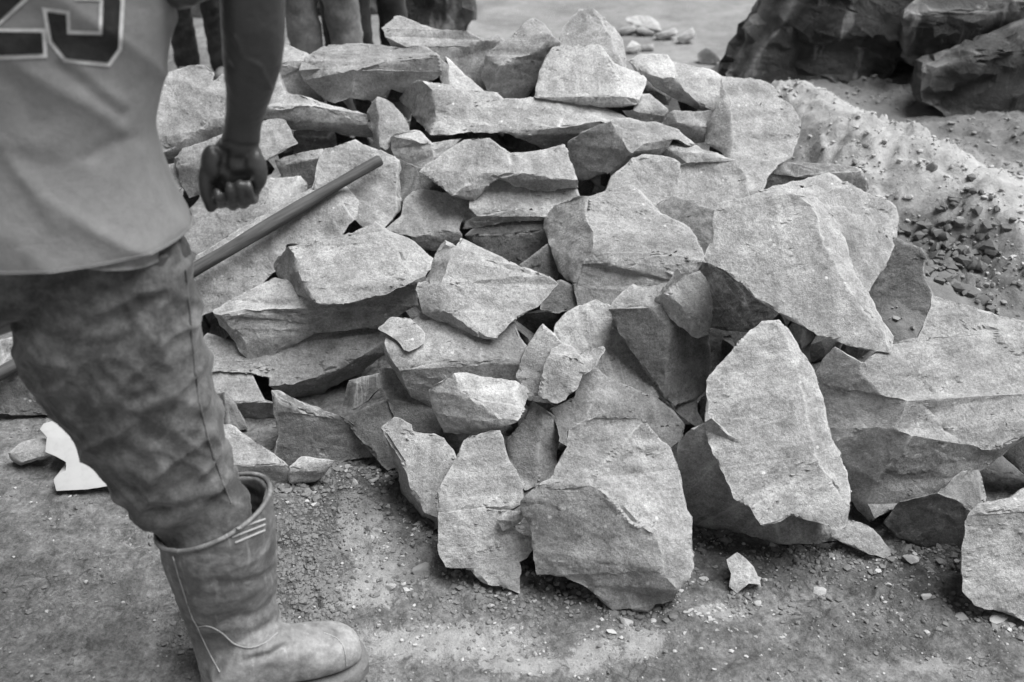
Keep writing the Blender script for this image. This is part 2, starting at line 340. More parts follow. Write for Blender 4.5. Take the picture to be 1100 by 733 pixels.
# ------------------------------------------------------------------ the rocks: each a solid with its broken facets.
# "@label|options", then one line for each facet: azimuth and elevation of its normal (0 = towards the viewer, 90 = right / up)
# and its outline in photograph coordinates. Listed from the back of the pile to the front.
ROCKS = """
@pale upright rock peeking over the top of the pile behind the trapezoid rock|m=R
-5 50: 600,38 606,26 622,9 636,9 645,22 656,40 665,60 670,70 640,74 604,62
50 45: 636,9 646,16 660,30 669,44 674,62 670,70 665,60 656,40 645,22
@low grey rock lying in front of the sand, behind the pointed twin slab|m=D
0 62: 838,178 860,175 900,176 926,180 928,184 890,185 854,190
0 15: 838,178 854,190 890,185 928,184 936,204 920,208 850,206 822,204 828,190
@small rock with pale top and dark side tucked left of the big top slab|m=R
0 65: 290,44 306,46 329,58 340,66 322,73 303,70 290,68
20 5: 303,70 322,73 340,66 350,100 345,109 320,101 306,97 290,90 290,68
@long grey rock with a ragged left tip on the top edge of the pile|m=R
0 55: 408,30 422,17 432,17 452,26 474,32 502,33 520,43 500,50 470,50 436,50 416,39
25 22: 436,50 470,50 500,50 520,43 534,38 545,48 540,90 522,97 500,80 486,66 474,60 455,60
-30 -10: 408,30 416,39 436,50 455,60 430,52 414,40
@narrow pale wedge standing between the top slabs|m=P
-40 10: 474,62 482,70 486,92 474,88
30 55: 478,60 486,66 500,80 514,98 500,104 486,92 482,70
@rock with pale top and dark rough front left of the trapezoid rock|m=R
-20 58: 520,60 528,53 552,36 568,21 574,19 586,26 594,38 580,50 572,58 548,62 538,70
-50 20: 520,60 538,70 529,96 516,84
15 -5: 538,70 548,62 572,58 580,50 594,38 603,45 590,62 578,80 570,100 560,106 540,105 529,96
@small grey rock in the shade below the tilted slab at the top right|m=R
10 55: 722,118 745,120 766,123 762,136 745,138 728,132
-20 0: 722,118 728,132 745,138 762,136 758,154 740,148 714,132
@small rock wedged right of the trapezoid rock with a dark lower edge|m=R
10 55: 680,119 688,106 698,100 720,118 714,125
-5 0: 680,119 714,125 720,118 714,131 700,132 684,129 668,119
@tilted slab with a dark undercut edge at the top right of the pile|m=R
-5 62: 674,65 688,58 717,58 722,65 726,84 716,86 700,80
15 55: 722,65 748,72 764,74 774,84 765,119 750,112 736,98 726,84
-25 -10: 674,65 700,80 716,86 726,84 736,98 750,112 765,119 762,122 734,111 704,95 698,88 692,78
@large pale upright rock against the sand with a shaded left side|m=R
25 50: 776,82 798,84 817,85 832,92 838,102 852,114 863,130 860,146 852,168 836,178 824,192 822,202 812,209 800,202 788,176 785,160 788,140 782,106
-45 30: 776,82 782,106 788,140 785,160 788,176 776,164 757,154 760,132 772,108 773,92
@flat pale slab behind the worker's forearm with a dark broken front edge|m=R
10 55: 150,150 172,80 206,70 222,71 231,78 229,88 240,78 256,86 264,112 238,126 226,129 208,142 190,156 168,166
15 -5: 168,166 190,156 208,142 226,129 238,126 264,112 258,132 231,148 200,170 186,181 168,182
@small dark block in the gap right of the worker's wrist|m=D
0 65: 315,140 357,143 352,148 318,146
0 5: 315,140 318,146 352,148 357,143 357,158 346,163 318,165
@long slab right of the forearm with pale top and black front|m=R
-10 62: 268,112 290,80 300,76 306,98 320,102 340,110 334,113 308,118 287,115 270,118
20 60: 340,110 320,102 368,116 396,130 394,134 334,113
5 -15: 270,118 287,115 308,118 334,113 394,134 400,144 385,146 330,140 285,132 268,126
@pale square stone half hidden by the jersey's edge|m=R
0 45: 158,180 188,180 193,198 186,212 178,222 158,216
@grey rock directly behind the worker's wrist and fist|m=R
0 60: 186,170 196,160 231,148 280,130 298,126 307,129 320,154 283,175 232,166 192,178
-10 25: 186,170 192,178 232,166 283,175 262,192 218,210 203,214 192,197
@big slab with pale top and two dark front faces at the top left|m=R
0 68: 320,76 323,66 334,57 350,48 372,48 392,46 412,49 432,51 460,50 467,57 474,60 448,63 418,65 398,75 383,75 368,78 344,74 338,76 325,87
8 -2: 383,75 398,75 418,65 448,63 474,60 476,77 468,86 448,85 436,96 420,96 412,104 376,106
-35 15: 325,87 338,76 344,74 368,78 383,75 376,106 360,111 349,109 338,98
@small lens-shaped stone left of the rock under the pole's tip|m=R
0 60: 294,173 304,168 330,162 347,159 343,168 320,171 304,178
0 8: 294,173 304,178 320,171 343,168 342,195 330,192 306,188
@small grey stone just right of the fist, above the pole|m=R
0 55: 284,190 324,189 316,200 304,219 289,230 282,218
45 15: 324,189 331,196 328,208 304,222 304,219 316,200
@long slab spanning the upper pile with a dark round left end|m=R
-60 15: 428,106 440,92 446,86 454,86 464,96 468,112 467,130 462,146 450,132 440,123
5 48: 454,86 484,93 504,97 534,98 541,106 560,107 584,108 609,120 600,137 572,146 548,144 506,143 480,145 462,146 467,130 468,112 464,96
20 60: 584,108 634,112 656,118 672,130 660,129 644,130 624,134 600,137 609,120
10 -25: 548,144 572,146 600,137 624,134 644,130 640,137 612,152 590,156 565,153
@pale trapezoid rock sitting on top of the pile|m=P
-5 48: 593,49 644,46 652,60 668,90 674,104 630,104 572,105 576,94 579,76 586,60
40 55: 644,46 660,68 690,80 695,87 688,108 686,113 674,104 668,90 652,60
0 -20: 572,105 630,104 674,104 686,113 672,116 640,114 590,108
@spiky upright stone below the big top slab|m=R
-50 20: 404,102 407,120 405,138 408,158 401,154 400,138 392,121
30 38: 404,102 420,108 434,124 442,138 434,143 418,149 414,162 408,158 405,138 407,120
@dark-fronted small rock below the spiky stone|m=R
10 60: 418,146 424,144 442,139 452,140 460,148 464,154 452,153 436,148
-20 15: 418,146 436,148 452,153 464,154 466,168 450,183 434,178 420,160
35 35: 464,154 498,148 472,168 450,183 466,168
@medium rock with grey face left of the large pale upright rock|m=R
0 70: 714,157 729,155 745,156 790,173 755,163 739,163
10 42: 739,163 755,163 790,173 802,192 803,210 772,217 766,232 740,220 724,212 730,180 738,175
-60 0: 714,157 739,163 738,175 730,180 724,197 720,175
@rock with bright top and dark square front in the upper middle|m=R
15 62: 656,130 662,127 688,131 708,132 726,138 748,155 740,158 724,149 710,150 690,156 678,164 676,162 664,142
-30 12: 608,154 624,142 656,130 664,142 676,162 672,170 654,186 624,196 616,180
15 -10: 676,162 678,164 690,156 710,150 724,149 718,158 700,168 680,182 654,192 654,186 672,170
@pale flat rock right above the star-shaped rock|m=R
0 70: 678,170 690,165 715,167 732,174 705,171
0 45: 656,190 668,180 678,170 705,171 732,174 728,192 722,214 719,222 703,226 688,215 650,208
@small shaded stone left of the winged slab's tip|m=D
0 35: 426,170 445,178 470,198 474,210 440,210 430,214
@broad grey rock with a thin front edge in the upper left middle|m=R
-5 52: 416,245 430,232 434,214 442,206 456,203 472,206 492,214 508,214 500,232 494,247 460,252 440,254
0 0: 440,254 460,252 494,247 495,253 472,262 450,261
@dark rock under the wedge in the middle of the pile|m=D
0 45: 498,253 520,242 546,236 582,236 586,248 550,253
0 20: 498,253 550,253 586,248 589,258 581,277 550,281 524,270
@wedge rock with a pale top just below the winged slab|m=R
5 50: 510,214 528,196 548,196 576,203 592,206 618,202 622,209 600,216 592,220 586,230 566,225 548,225 528,230 512,232 503,224
0 0: 512,232 528,230 548,225 566,225 586,230 582,238 540,239 516,244 497,246 500,238
@winged slab with two pale lobes and a dark lower edge|m=R
-10 52: 450,183 472,166 498,150 526,148 534,154 549,164 548,175 552,186 536,192 516,186 492,206 484,211 472,200 460,192
10 60: 549,164 568,163 607,154 612,166 622,194 584,189 560,187 552,186 548,175
5 -15: 536,192 552,186 560,187 584,189 622,194 622,202 600,205 570,204 548,197
10 10: 516,186 536,192 528,198 510,215 484,211 492,206
@flat-faced rock under the pole's tip|m=R
5 45: 341,200 341,172 348,160 360,157 368,154 382,149 390,154 410,162 426,168 428,180 427,200 427,226 416,243 394,245 384,238 365,222
60 30: 426,168 430,176 431,200 431,226 416,243 427,226 427,200 428,180
@dark flat stone deep in the gap right of the star-shaped rock|m=D,o=0.05
10 40: 700,222 724,208 740,216 768,230 764,258 757,278 744,276 735,240
@pale slab below the fist, above the pole|m=R
-5 50: 180,310 190,255 204,234 218,222 240,212 262,206 284,196 290,202 287,212 283,219 289,227 292,240 255,272 215,300 196,312
@long pale slab running under the pole|m=R
-10 70: 190,305 190,288 290,225 345,197 372,200 358,204 340,212 290,240 230,272
5 36: 190,305 230,272 290,240 340,212 358,204 372,222 380,236 360,252 330,258 308,262 298,282 294,294 260,314 242,322 213,341 192,340
30 60: 358,204 372,200 387,217 384,236 380,236 372,222
@dark flat stone in the gap left of the star-shaped rock|m=D,o=0.05
0 30: 556,292 575,272 592,264 602,282 598,300 570,300
@small dark stone in the gap below the star-shaped rock's left corner|m=D
10 30: 580,333 590,310 603,300 614,313 624,327 596,337
@star-shaped pale rock with a shaded left side in the middle|m=R
-50 30: 583,238 592,222 618,211 631,211 629,234 637,250 637,272 624,284 616,307 600,292 590,264 582,246
8 58: 631,211 640,208 652,204 676,198 688,204 704,223 712,230 740,242 750,256 755,266 753,280 735,276 712,272 694,277 684,284 670,288 646,283 637,272 637,250 629,234
0 25: 637,272 646,283 670,288 684,284 694,277 712,272 735,276 753,280 752,290 738,300 700,310 656,328 648,337 638,334 629,337 616,312 616,307 624,284
@pale topped stone under the long dark slab, behind the trouser leg|m=R
5 60: 205,405 225,400 242,399 266,403 286,431 252,433 240,424 210,425
0 -10: 252,433 286,431 292,436 294,446 258,447 250,441 240,424
@low slab with a chalky patch and dark underside on the left|m=R
10 52: 205,375 222,358 269,381 312,366 360,350 405,346 417,360 400,376 384,384 344,404 312,414 288,416 288,406 268,402 242,399 222,402 205,398
25 -20: 288,416 312,414 344,404 384,384 400,376 417,360 414,374 395,395 370,410 341,425 312,422
@long slab with a dark front face below the pale angular rock|m=R
-10 62: 228,336 246,322 294,298 320,308 345,326 340,331 328,332 262,333 252,339 236,339
10 5: 236,339 252,339 262,333 328,332 340,331 345,326 380,324 424,312 448,306 450,328 430,337 408,347 392,353 360,356 340,359 312,373 296,381 269,388 262,366 248,354
-45 0: 228,336 236,339 248,354 262,366 269,388 258,379 245,360 236,350
@pale angular rock with a chipped white left end|m=P
-55 15: 293,284 298,276 309,265 316,272 320,290 328,310 338,326 320,318 300,302
8 50: 309,265 328,261 360,254 380,249 403,238 412,248 422,262 432,280 440,290 440,306 424,314 380,326 350,328 338,326 328,310 320,290 316,272
25 60: 403,238 418,248 446,260 458,270 466,282 456,297 440,306 440,290 432,280 422,262 412,248
@small dark pointed stone beside the knee of the trouser leg|m=D
-30 30: 241,421 222,426 222,448 250,458 244,440
30 25: 241,421 252,432 261,447 268,462 250,458 244,440
@small dark stone in the hollow above the brown wedge, left of centre|m=D
-30 20: 374,410 384,411 380,440 367,438
15 45: 374,409 412,406 409,417 396,431 380,440 384,411
@dark flat rock face standing at the pile's left foot|m=D
20 50: 291,419 306,422 328,432 370,448 374,457 372,458 335,447 300,430
5 18: 291,419 300,430 335,447 372,458 404,490 370,496 356,496 312,502 298,490 298,466 293,442
@triangular rock with a bright edge beside the boot's top|m=R
-5 58: 222,450 234,453 246,456 264,468 284,480 309,500 298,498 274,501 248,500 228,500
5 10: 228,500 248,500 274,501 298,498 309,500 310,520 292,527 265,530 235,522
@small block with a pale top on the dirt right of the boot|m=R,g=1
0 62: 310,502 324,489 360,495 342,506 322,506
0 12: 310,502 322,506 342,506 360,495 346,513 338,518 310,520 307,510
@narrow wedge pointing down at the pile's left foot|m=D
5 35: 368,450 390,438 412,429 421,440 410,460 415,478 423,498 417,507 410,500 390,476 374,460
@shaded rock between the chip-topped slab and the notched rock|m=D
-5 30: 406,396 425,400 446,426 460,430 476,468 450,468 436,452 422,446 415,430
@slab with a thin stone flake lying on it, dark front edge|m=R
0 60: 412,370 420,362 448,338 456,336 492,346 528,352 548,346 560,362 564,378 562,390 550,386 510,391 480,388 428,398
0 8: 428,398 480,388 510,391 550,386 562,390 564,394 544,410 500,427 465,433 448,431 442,428
-50 -5: 412,370 428,398 442,428 430,410 418,388
@thin stone flake lying on the dark-edged slab|m=R,th=0.018
0 62: 405,353 419,340 442,342 450,350 458,358 456,368 440,378 434,376 426,366 418,361
@shaded flat rock under the star-shaped rock's lower edge|m=R
0 46: 594,350 606,336 620,328 640,320 668,340 694,385 712,424 700,424 672,413 640,402 615,394 600,374
@grey spike-shaped stone left of the two-tone small stone|m=R
-10 35: 582,346 598,360 604,374 592,392 584,422 565,420 554,404 564,374 572,362
@striped upright stone between the bright-topped rock and the big front boulder|m=R
-20 30: 572,429 580,440 584,460 577,490 574,518 564,527 552,502 544,472 560,454 568,436
35 20: 572,429 584,438 600,460 598,485 594,508 574,518 577,490 584,460 580,440
@rough slab lying behind the big front boulder|m=R
-15 50: 589,440 618,426 622,410 636,398 648,402 640,425 620,455 612,480 600,474 598,458
15 55: 648,402 680,416 704,426 724,440 736,456 730,469 716,480 690,474 650,456 620,455 640,425
@small two-tone stone with a white top on the middle slope|m=R
-5 35: 589,380 606,380 628,391 626,402 620,420 600,434 582,430 576,424 582,404
10 70: 589,380 592,374 606,367 618,372 624,380 628,391 606,380
30 35: 624,380 626,375 648,372 652,376 640,394 628,403 626,402 628,391
@chunky pale rock with a pointed right end at the centre|m=P
12 50: 490,264 520,280 556,292 590,296 601,306 592,316 580,330 565,338 550,346 532,366 518,364 502,352 480,334 474,304 482,280
5 75: 490,264 495,254 520,268 560,286 590,296 556,292 520,280
-45 35: 478,258 490,264 482,280 474,304 449,304 458,300 464,280 468,270
-35 20: 449,304 474,304 480,334 450,322 447,312
-25 -20: 450,322 480,334 502,352 518,364 500,360 480,352 456,336
@small fan-shaped stone caught between the two tall right-hand rocks|m=P
-20 50: 724,442 736,428 744,428 746,440 740,453
50 30: 744,428 750,442 760,468 740,453 746,440
@upright rock carrying a small block on its shoulder|m=R
0 60: 652,331 666,316 680,303 690,308 712,310 720,326 700,331 688,328 668,332
-20 15: 652,331 668,332 688,328 700,331 719,352 717,374 715,390 714,430 698,408 682,380 666,358 656,338
25 25: 700,331 720,326 742,342 762,360 765,394 760,412 748,430 724,438 714,430 715,390 717,374 719,352
@dark shaded rock under the huge pale slab|m=D
10 5: 755,280 785,294 810,314 834,333 814,353 790,356 778,355 764,347 756,320
@small block leaning on the upright rock's shoulder|m=P
25 50: 728,287 736,296 752,290 761,300 766,325 763,355 744,343 717,314
-35 5: 728,287 717,314 744,343 742,361 703,328 703,320 716,304
10 20: 744,343 763,355 764,359 750,364 742,361
@rock with a bright white top and grey front, centre left|m=R
30 72: 488,401 502,400 524,405 554,410 552,425 562,437 565,440 556,452 543,458 536,450 508,428 496,420
-15 12: 488,401 496,420 508,428 536,450 543,458 536,461 500,467 476,465 466,444 459,420 468,413
60 25: 554,410 566,416 570,422 564,432 562,437 552,425
@notched flat rock leaning on the tall front slab|m=R,g=1
5 42: 408,459 422,447 432,448 443,456 445,462 454,465 466,464 478,470 489,482 488,494 482,512 476,530 473,560 455,548 442,528 432,496
-60 -5: 408,459 432,496 442,528 455,548 473,560 466,571 452,559 440,538 432,532 428,506 419,484
@tall front slab with a ragged lower end|m=R,g=1
0 45: 496,472 518,464 538,462 542,476 548,494 562,524 558,538 548,549 520,545 495,548 470,552 468,530 480,510 490,490
0 33: 470,552 495,548 520,545 548,549 556,570 572,585 567,600 557,604 560,620 559,638 546,633 518,626 506,612 478,611 472,598 470,586
@small stone chip caught between the tall slab and the big front boulder|m=R,th=0.03
0 55: 532,558 546,548 562,554 552,560
10 15: 532,558 552,560 562,554 556,564 540,571
@pointed sliver rock lying flat at the foot of the large leaning slab|m=R,g=1
10 42: 896,575 906,562 925,562 936,566 948,580 958,592 955,601 930,594 904,583
@dark slab with a pale lower end under the large leaning slab|m=R,g=1
-20 -2: 728,474 744,462 762,455 790,480 815,530 828,566 837,584 816,583 780,577 750,576 743,571 741,556 732,510
10 38: 828,566 848,552 880,546 912,560 908,580 870,585 837,584
@rough dark rock between the twin slab and the huge right boulder|m=D
-25 32: 928,312 942,294 955,275 964,258 972,260 990,266 995,274 994,300 1004,318 1004,342 998,368 975,378 948,364
@dark stone at the right edge below the huge boulder|m=D
0 20: 1078,484 1100,462 1150,465 1150,525 1100,510
@shaded wedge rock tucked beneath the huge right boulder|m=D,g=1
40 45: 1010,536 1036,512 1048,508 1062,538 1044,549 1030,538
-15 5: 948,562 968,545 1010,536 1030,538 1044,549 1042,590 1000,592 965,577
@huge boulder with a flat pale face at the right edge|m=R,th=0.3,g=1
12 48: 1002,318 1016,322 1052,333 1086,341 1130,352 1142,420 1110,462 1080,479 1066,483 1036,478 1014,460 998,440 976,431 948,425 930,405 925,390 958,376 985,362 996,340
-35 25: 925,390 930,405 948,425 976,431 963,460 932,460 898,474 890,456 883,440 878,410 882,388 896,372
-30 5: 898,474 932,460 963,460 980,468 956,500 940,516 932,542 934,564 918,546 914,526 906,492
10 18: 963,460 976,431 998,440 1014,460 1036,478 1066,483 1080,479 1110,462 1100,470 1072,494 1046,513 1024,524 1012,534 992,540 960,548 940,558 934,564 932,542 940,516 956,500 980,468
@pale rock showing its pointed top and right side behind the huge slab|m=R
-5 66: 820,206 854,194 890,184 910,196 890,206 870,214 852,210
30 42: 910,196 940,212 956,216 964,224 967,236 962,264 952,284 942,300 928,316 912,290 898,250 882,222 870,214 890,206
@huge pale slab pointing down right in the upper right|m=R
-3 45: 755,276 762,260 766,228 770,218 800,212 820,204 852,208 872,222 880,240 886,260 900,284 920,324 950,356 958,378 930,378 904,370 880,361 836,336 808,320 800,308 782,294 756,282
50 50: 852,208 876,212 892,224 902,240 912,266 920,298 940,326 952,348 963,362 962,374 958,378 950,356 920,324 900,284 886,260 880,240 872,222
@rock block cut off by the lower right edge of the picture|m=R,g=1
0 60: 1050,542 1084,536 1096,524 1150,520 1170,545 1120,548 1060,550
-5 28: 1050,542 1060,550 1120,548 1170,545 1175,660 1140,674 1100,667 1080,658 1046,650 1034,634 1032,606 1034,580 1040,554
@large leaning slab with a broad pale face, lower right|m=R
0 42: 818,344 836,345 846,365 858,395 866,430 872,470 880,500 850,520 806,546 786,537 780,518 769,496 758,468 757,450 759,410 784,376 806,354
35 45: 836,345 844,351 860,372 876,396 882,418 887,438 894,470 906,494 915,526 915,546 895,520 880,500 872,470 866,430 858,395 846,365
5 33: 806,546 850,520 880,500 895,520 915,546 910,568 900,570 886,564 852,555 840,562 818,567
@big front boulder with a dark front face and pale right face|m=R,th=0.22,g=1
-12 45: 576,520 589,514 608,480 609,462 626,450 650,448 694,450 670,476 648,498 629,514 636,522 610,528 589,526
25 48: 694,450 708,470 720,480 730,504 734,528 738,546 744,556 743,590 746,610 728,634 712,614 712,594 704,574 678,558 658,535 636,522 629,514 648,498 670,476
-10 20: 576,520 589,526 610,528 636,522 658,535 678,558 704,574 712,594 712,614 728,634 726,646 704,650 696,658 670,654 658,656 626,628 606,620 576,618 571,590 568,564 557,548 557,540
@grey rock on the left behind the worker's legs, under the pole|m=D,g=1
0 52: -30,400 -20,370 20,360 60,362 85,385 72,398 30,400 5,411
10 20: -30,400 5,411 30,400 72,398 90,420 80,444 40,447 8,446 -22,440
@small pale stone beside the white board at the far left|m=P,g=1,th=0.03
0 65: 8,487 22,475 35,471 50,470 49,484 40,492 24,497
0 5: 8,487 24,497 40,492 49,484 48,491 36,496 22,501 12,495
@small pale two-faced stone on the dirt before the leaning slab|m=P,g=1,th=0.04
-20 45: 780,602 792,592 804,602 806,618 785,616
30 50: 804,602 812,612 818,629 804,627 806,618
-10 30: 785,616 806,618 804,627 792,638 782,630
"""

def parse(txt):
    out = []
    for ln in txt.strip().splitlines():
        if ln[0] == '@':
            lab, opt = ln[1:].split('|')
            o = dict(kv.split('=') for kv in opt.split(',') if kv)
            out.append(dict(label=lab, opt=o, facets=[]))
        else:
            a, pts = ln.split(':')
            az, el = map(float, a.split())
            out[-1]['facets'].append((az, el, [tuple(map(float, p.split(','))) for p in pts.split()]))
    return out

def in_poly(pts, poly):
    x, y = pts[:, 0], pts[:, 1]; ins = np.zeros(len(pts), bool); n = len(poly); j = n - 1
    for i in range(n):
        xi, yi = poly[i]; xj, yj = poly[j]
        if yi != yj:
            c = ((yi > y) != (yj > y)) & (x < (xj - xi) * (y - yi) / (yj - yi) + xi)
            ins ^= c
        j = i
    return ins

def normal_of(az, el):
    a, e = R(az), R(el)
    return np.array([math.sin(a) * math.cos(e), -math.cos(a) * math.cos(e), math.sin(e)])

class Solid:
    """facets in photograph coordinates -> a solid with true depth"""
    def __init__(s, spec):
        s.label = spec['label']; s.opt = spec['opt']
        idx = {}; s.px = []; s.f = []; s.n = []
        for az, el, pts in spec['facets']:
            ids = []
            for p in pts:
                if p not in idx: idx[p] = len(s.px); s.px.append(p)
                if not ids or ids[-1] != idx[p]: ids.append(idx[p])
            s.f.append(ids); s.n.append(normal_of(az, el))
        s.px = np.array(s.px, float)
        # orient all facets the same way, find the outline
        for k, f in enumerate(s.f):
            q = s.px[f]; ar = 0.5 * np.sum(q[:, 0] * np.roll(q[:, 1], -1) - np.roll(q[:, 0], -1) * q[:, 1])
            if ar < 0: s.f[k] = f[::-1]
        ed = {}
        for f in s.f:
            for a, b in zip(f, f[1:] + f[:1]): ed[(a, b)] = ed.get((a, b), 0) + 1
        s.border = [e for e in ed if (e[1], e[0]) not in ed]
        nxt = {}
        for a, b in s.border: nxt.setdefault(a, []).append(b)
        loops = []
        left = set(s.border)
        while left:
            a, b = left.pop(); lp = [a]
            while b != lp[0]:
                lp.append(b)
                c = [x for x in nxt[b] if (b, x) in left]
                if not c: break
                left.discard((b, c[0])); b = c[0]
            loops.append(lp)
        s.loop = max(loops, key=len)
    def outline(s): return [tuple(s.px[i]) for i in s.loop]
    def spread_under(s, fronts, far=7.0, probe=3.0):
        """where a rock in front covers the rim, let the rock go on beneath it"""
        lp = s.loop; n = len(lp); new = s.px.copy()
        for k, i in enumerate(lp):
            a, b = s.px[lp[k - 1]], s.px[lp[(k + 1) % n]]
            t = b - a; L = np.hypot(*t)
            if L < 1e-6: continue
            nn = np.array([t[1], -t[0]]) / L       # outward for this winding (y down)
            q = s.px[i] + nn * probe
            if any(in_poly(q[None], f)[0] for f in fronts): new[i] = s.px[i] + nn * far
        s.px = new
    def solve(s, t_anchor):
        r = rays(s.px); nv = len(r); nf = len(s.f); rows = []; rhs = []
        c0 = r.mean(0)
        for k, (f, n) in enumerate(zip(s.f, s.n)):
            for i in f:
                row = np.zeros(nv + nf); row[i] = n @ r[i]; row[nv + k] = -1; rows.append(row); rhs.append(0)
        for i in range(nv):
            row = np.zeros(nv + nf); row[i] = 0.06; rows.append(row); rhs.append(0.06 * t_anchor[i])
        row = np.zeros(nv + nf); row[:nv] = 3.0 / nv; rows.append(row); rhs.append(3.0 * float(np.mean(t_anchor)))
        x = np.linalg.lstsq(np.array(rows), np.array(rhs), rcond=None)[0]
        s.t = x[:nv]
    def tris(s):
        out = []
        for k, f in enumerate(s.f):
            for a, b, c in tessellate_polygon([[Vector((s.px[i][0], s.px[i][1], 0)) for i in f]]):
                p, q, w = s.px[f[a]], s.px[f[b]], s.px[f[c]]
                ar = (q[0] - p[0]) * (w[1] - p[1]) - (w[0] - p[0]) * (q[1] - p[1])
                if abs(ar) < 1e-3: continue
                out.append((f[a], f[b], f[c], k) if ar > 0 else (f[a], f[c], f[b], k))
        return out
    def points(s): return CAMV + rays(s.px) * s.t[:, None]

STEP = 3
GX = np.arange(-60, 1200, STEP); GY = np.arange(-80, 760, STEP)
def raster(s):
    """depth of a solid's front on a coarse grid of viewing rays"""
    out = {}
    inv = 1.0 / s.t
    for a, b, c, k in s.tris():
        A, B, C = s.px[a], s.px[b], s.px[c]
        x0, x1 = min(A[0], B[0], C[0]), max(A[0], B[0], C[0]); y0, y1 = min(A[1], B[1], C[1]), max(A[1], B[1], C[1])
        ix = np.nonzero((GX >= x0) & (GX <= x1))[0]; iy = np.nonzero((GY >= y0) & (GY <= y1))[0]
        if len(ix) == 0 or len(iy) == 0: continue
        X, Yy = np.meshgrid(ix, iy); px = GX[X]; py = GY[Yy]
        det = (B[1] - C[1]) * (A[0] - C[0]) + (C[0] - B[0]) * (A[1] - C[1])
        if abs(det) < 1e-6: continue
        w0 = ((B[1] - C[1]) * (px - C[0]) + (C[0] - B[0]) * (py - C[1])) / det
        w1 = ((C[1] - A[1]) * (px - C[0]) + (A[0] - C[0]) * (py - C[1])) / det
        w2 = 1 - w0 - w1; m = (w0 >= 0) & (w1 >= 0) & (w2 >= 0)
        d = 1.0 / (w0 * inv[a] + w1 * inv[b] + w2 * inv[c])
        for xx, yy, dd in zip(X[m], Yy[m], d[m]): out[(yy, xx)] = dd
    return out

def roughen(P, Nn, seed, size, coarse=0.5):
    """broken-stone relief: gentle warp, small fracture planes, and a fine tooth"""
    q = P + seed * 13.7
    a = min(1.0, size / 0.30)
    d = 0.006 * a * fbm(q / 0.13, 3)
    w = q + 0.02 * np.stack([perlin(q / 0.05), perlin(q / 0.05 + 31), perlin(q / 0.05 + 77)], 1)
    f1, f2, h, c = cells(w / (0.10 * (0.5 + 0.5 * a)))
    tilt = (_g[h] * (w / (0.10 * (0.5 + 0.5 * a)) - c)).sum(1)
    d += 0.006 * a * tilt * coarse
    f1, f2, h, c = cells(w / 0.035)
    d += 0.0014 * a * ((_g[h] * (w / 0.035 - c)).sum(1))
    d += 0.0022 * fbm(q / 0.018, 3)
    return d

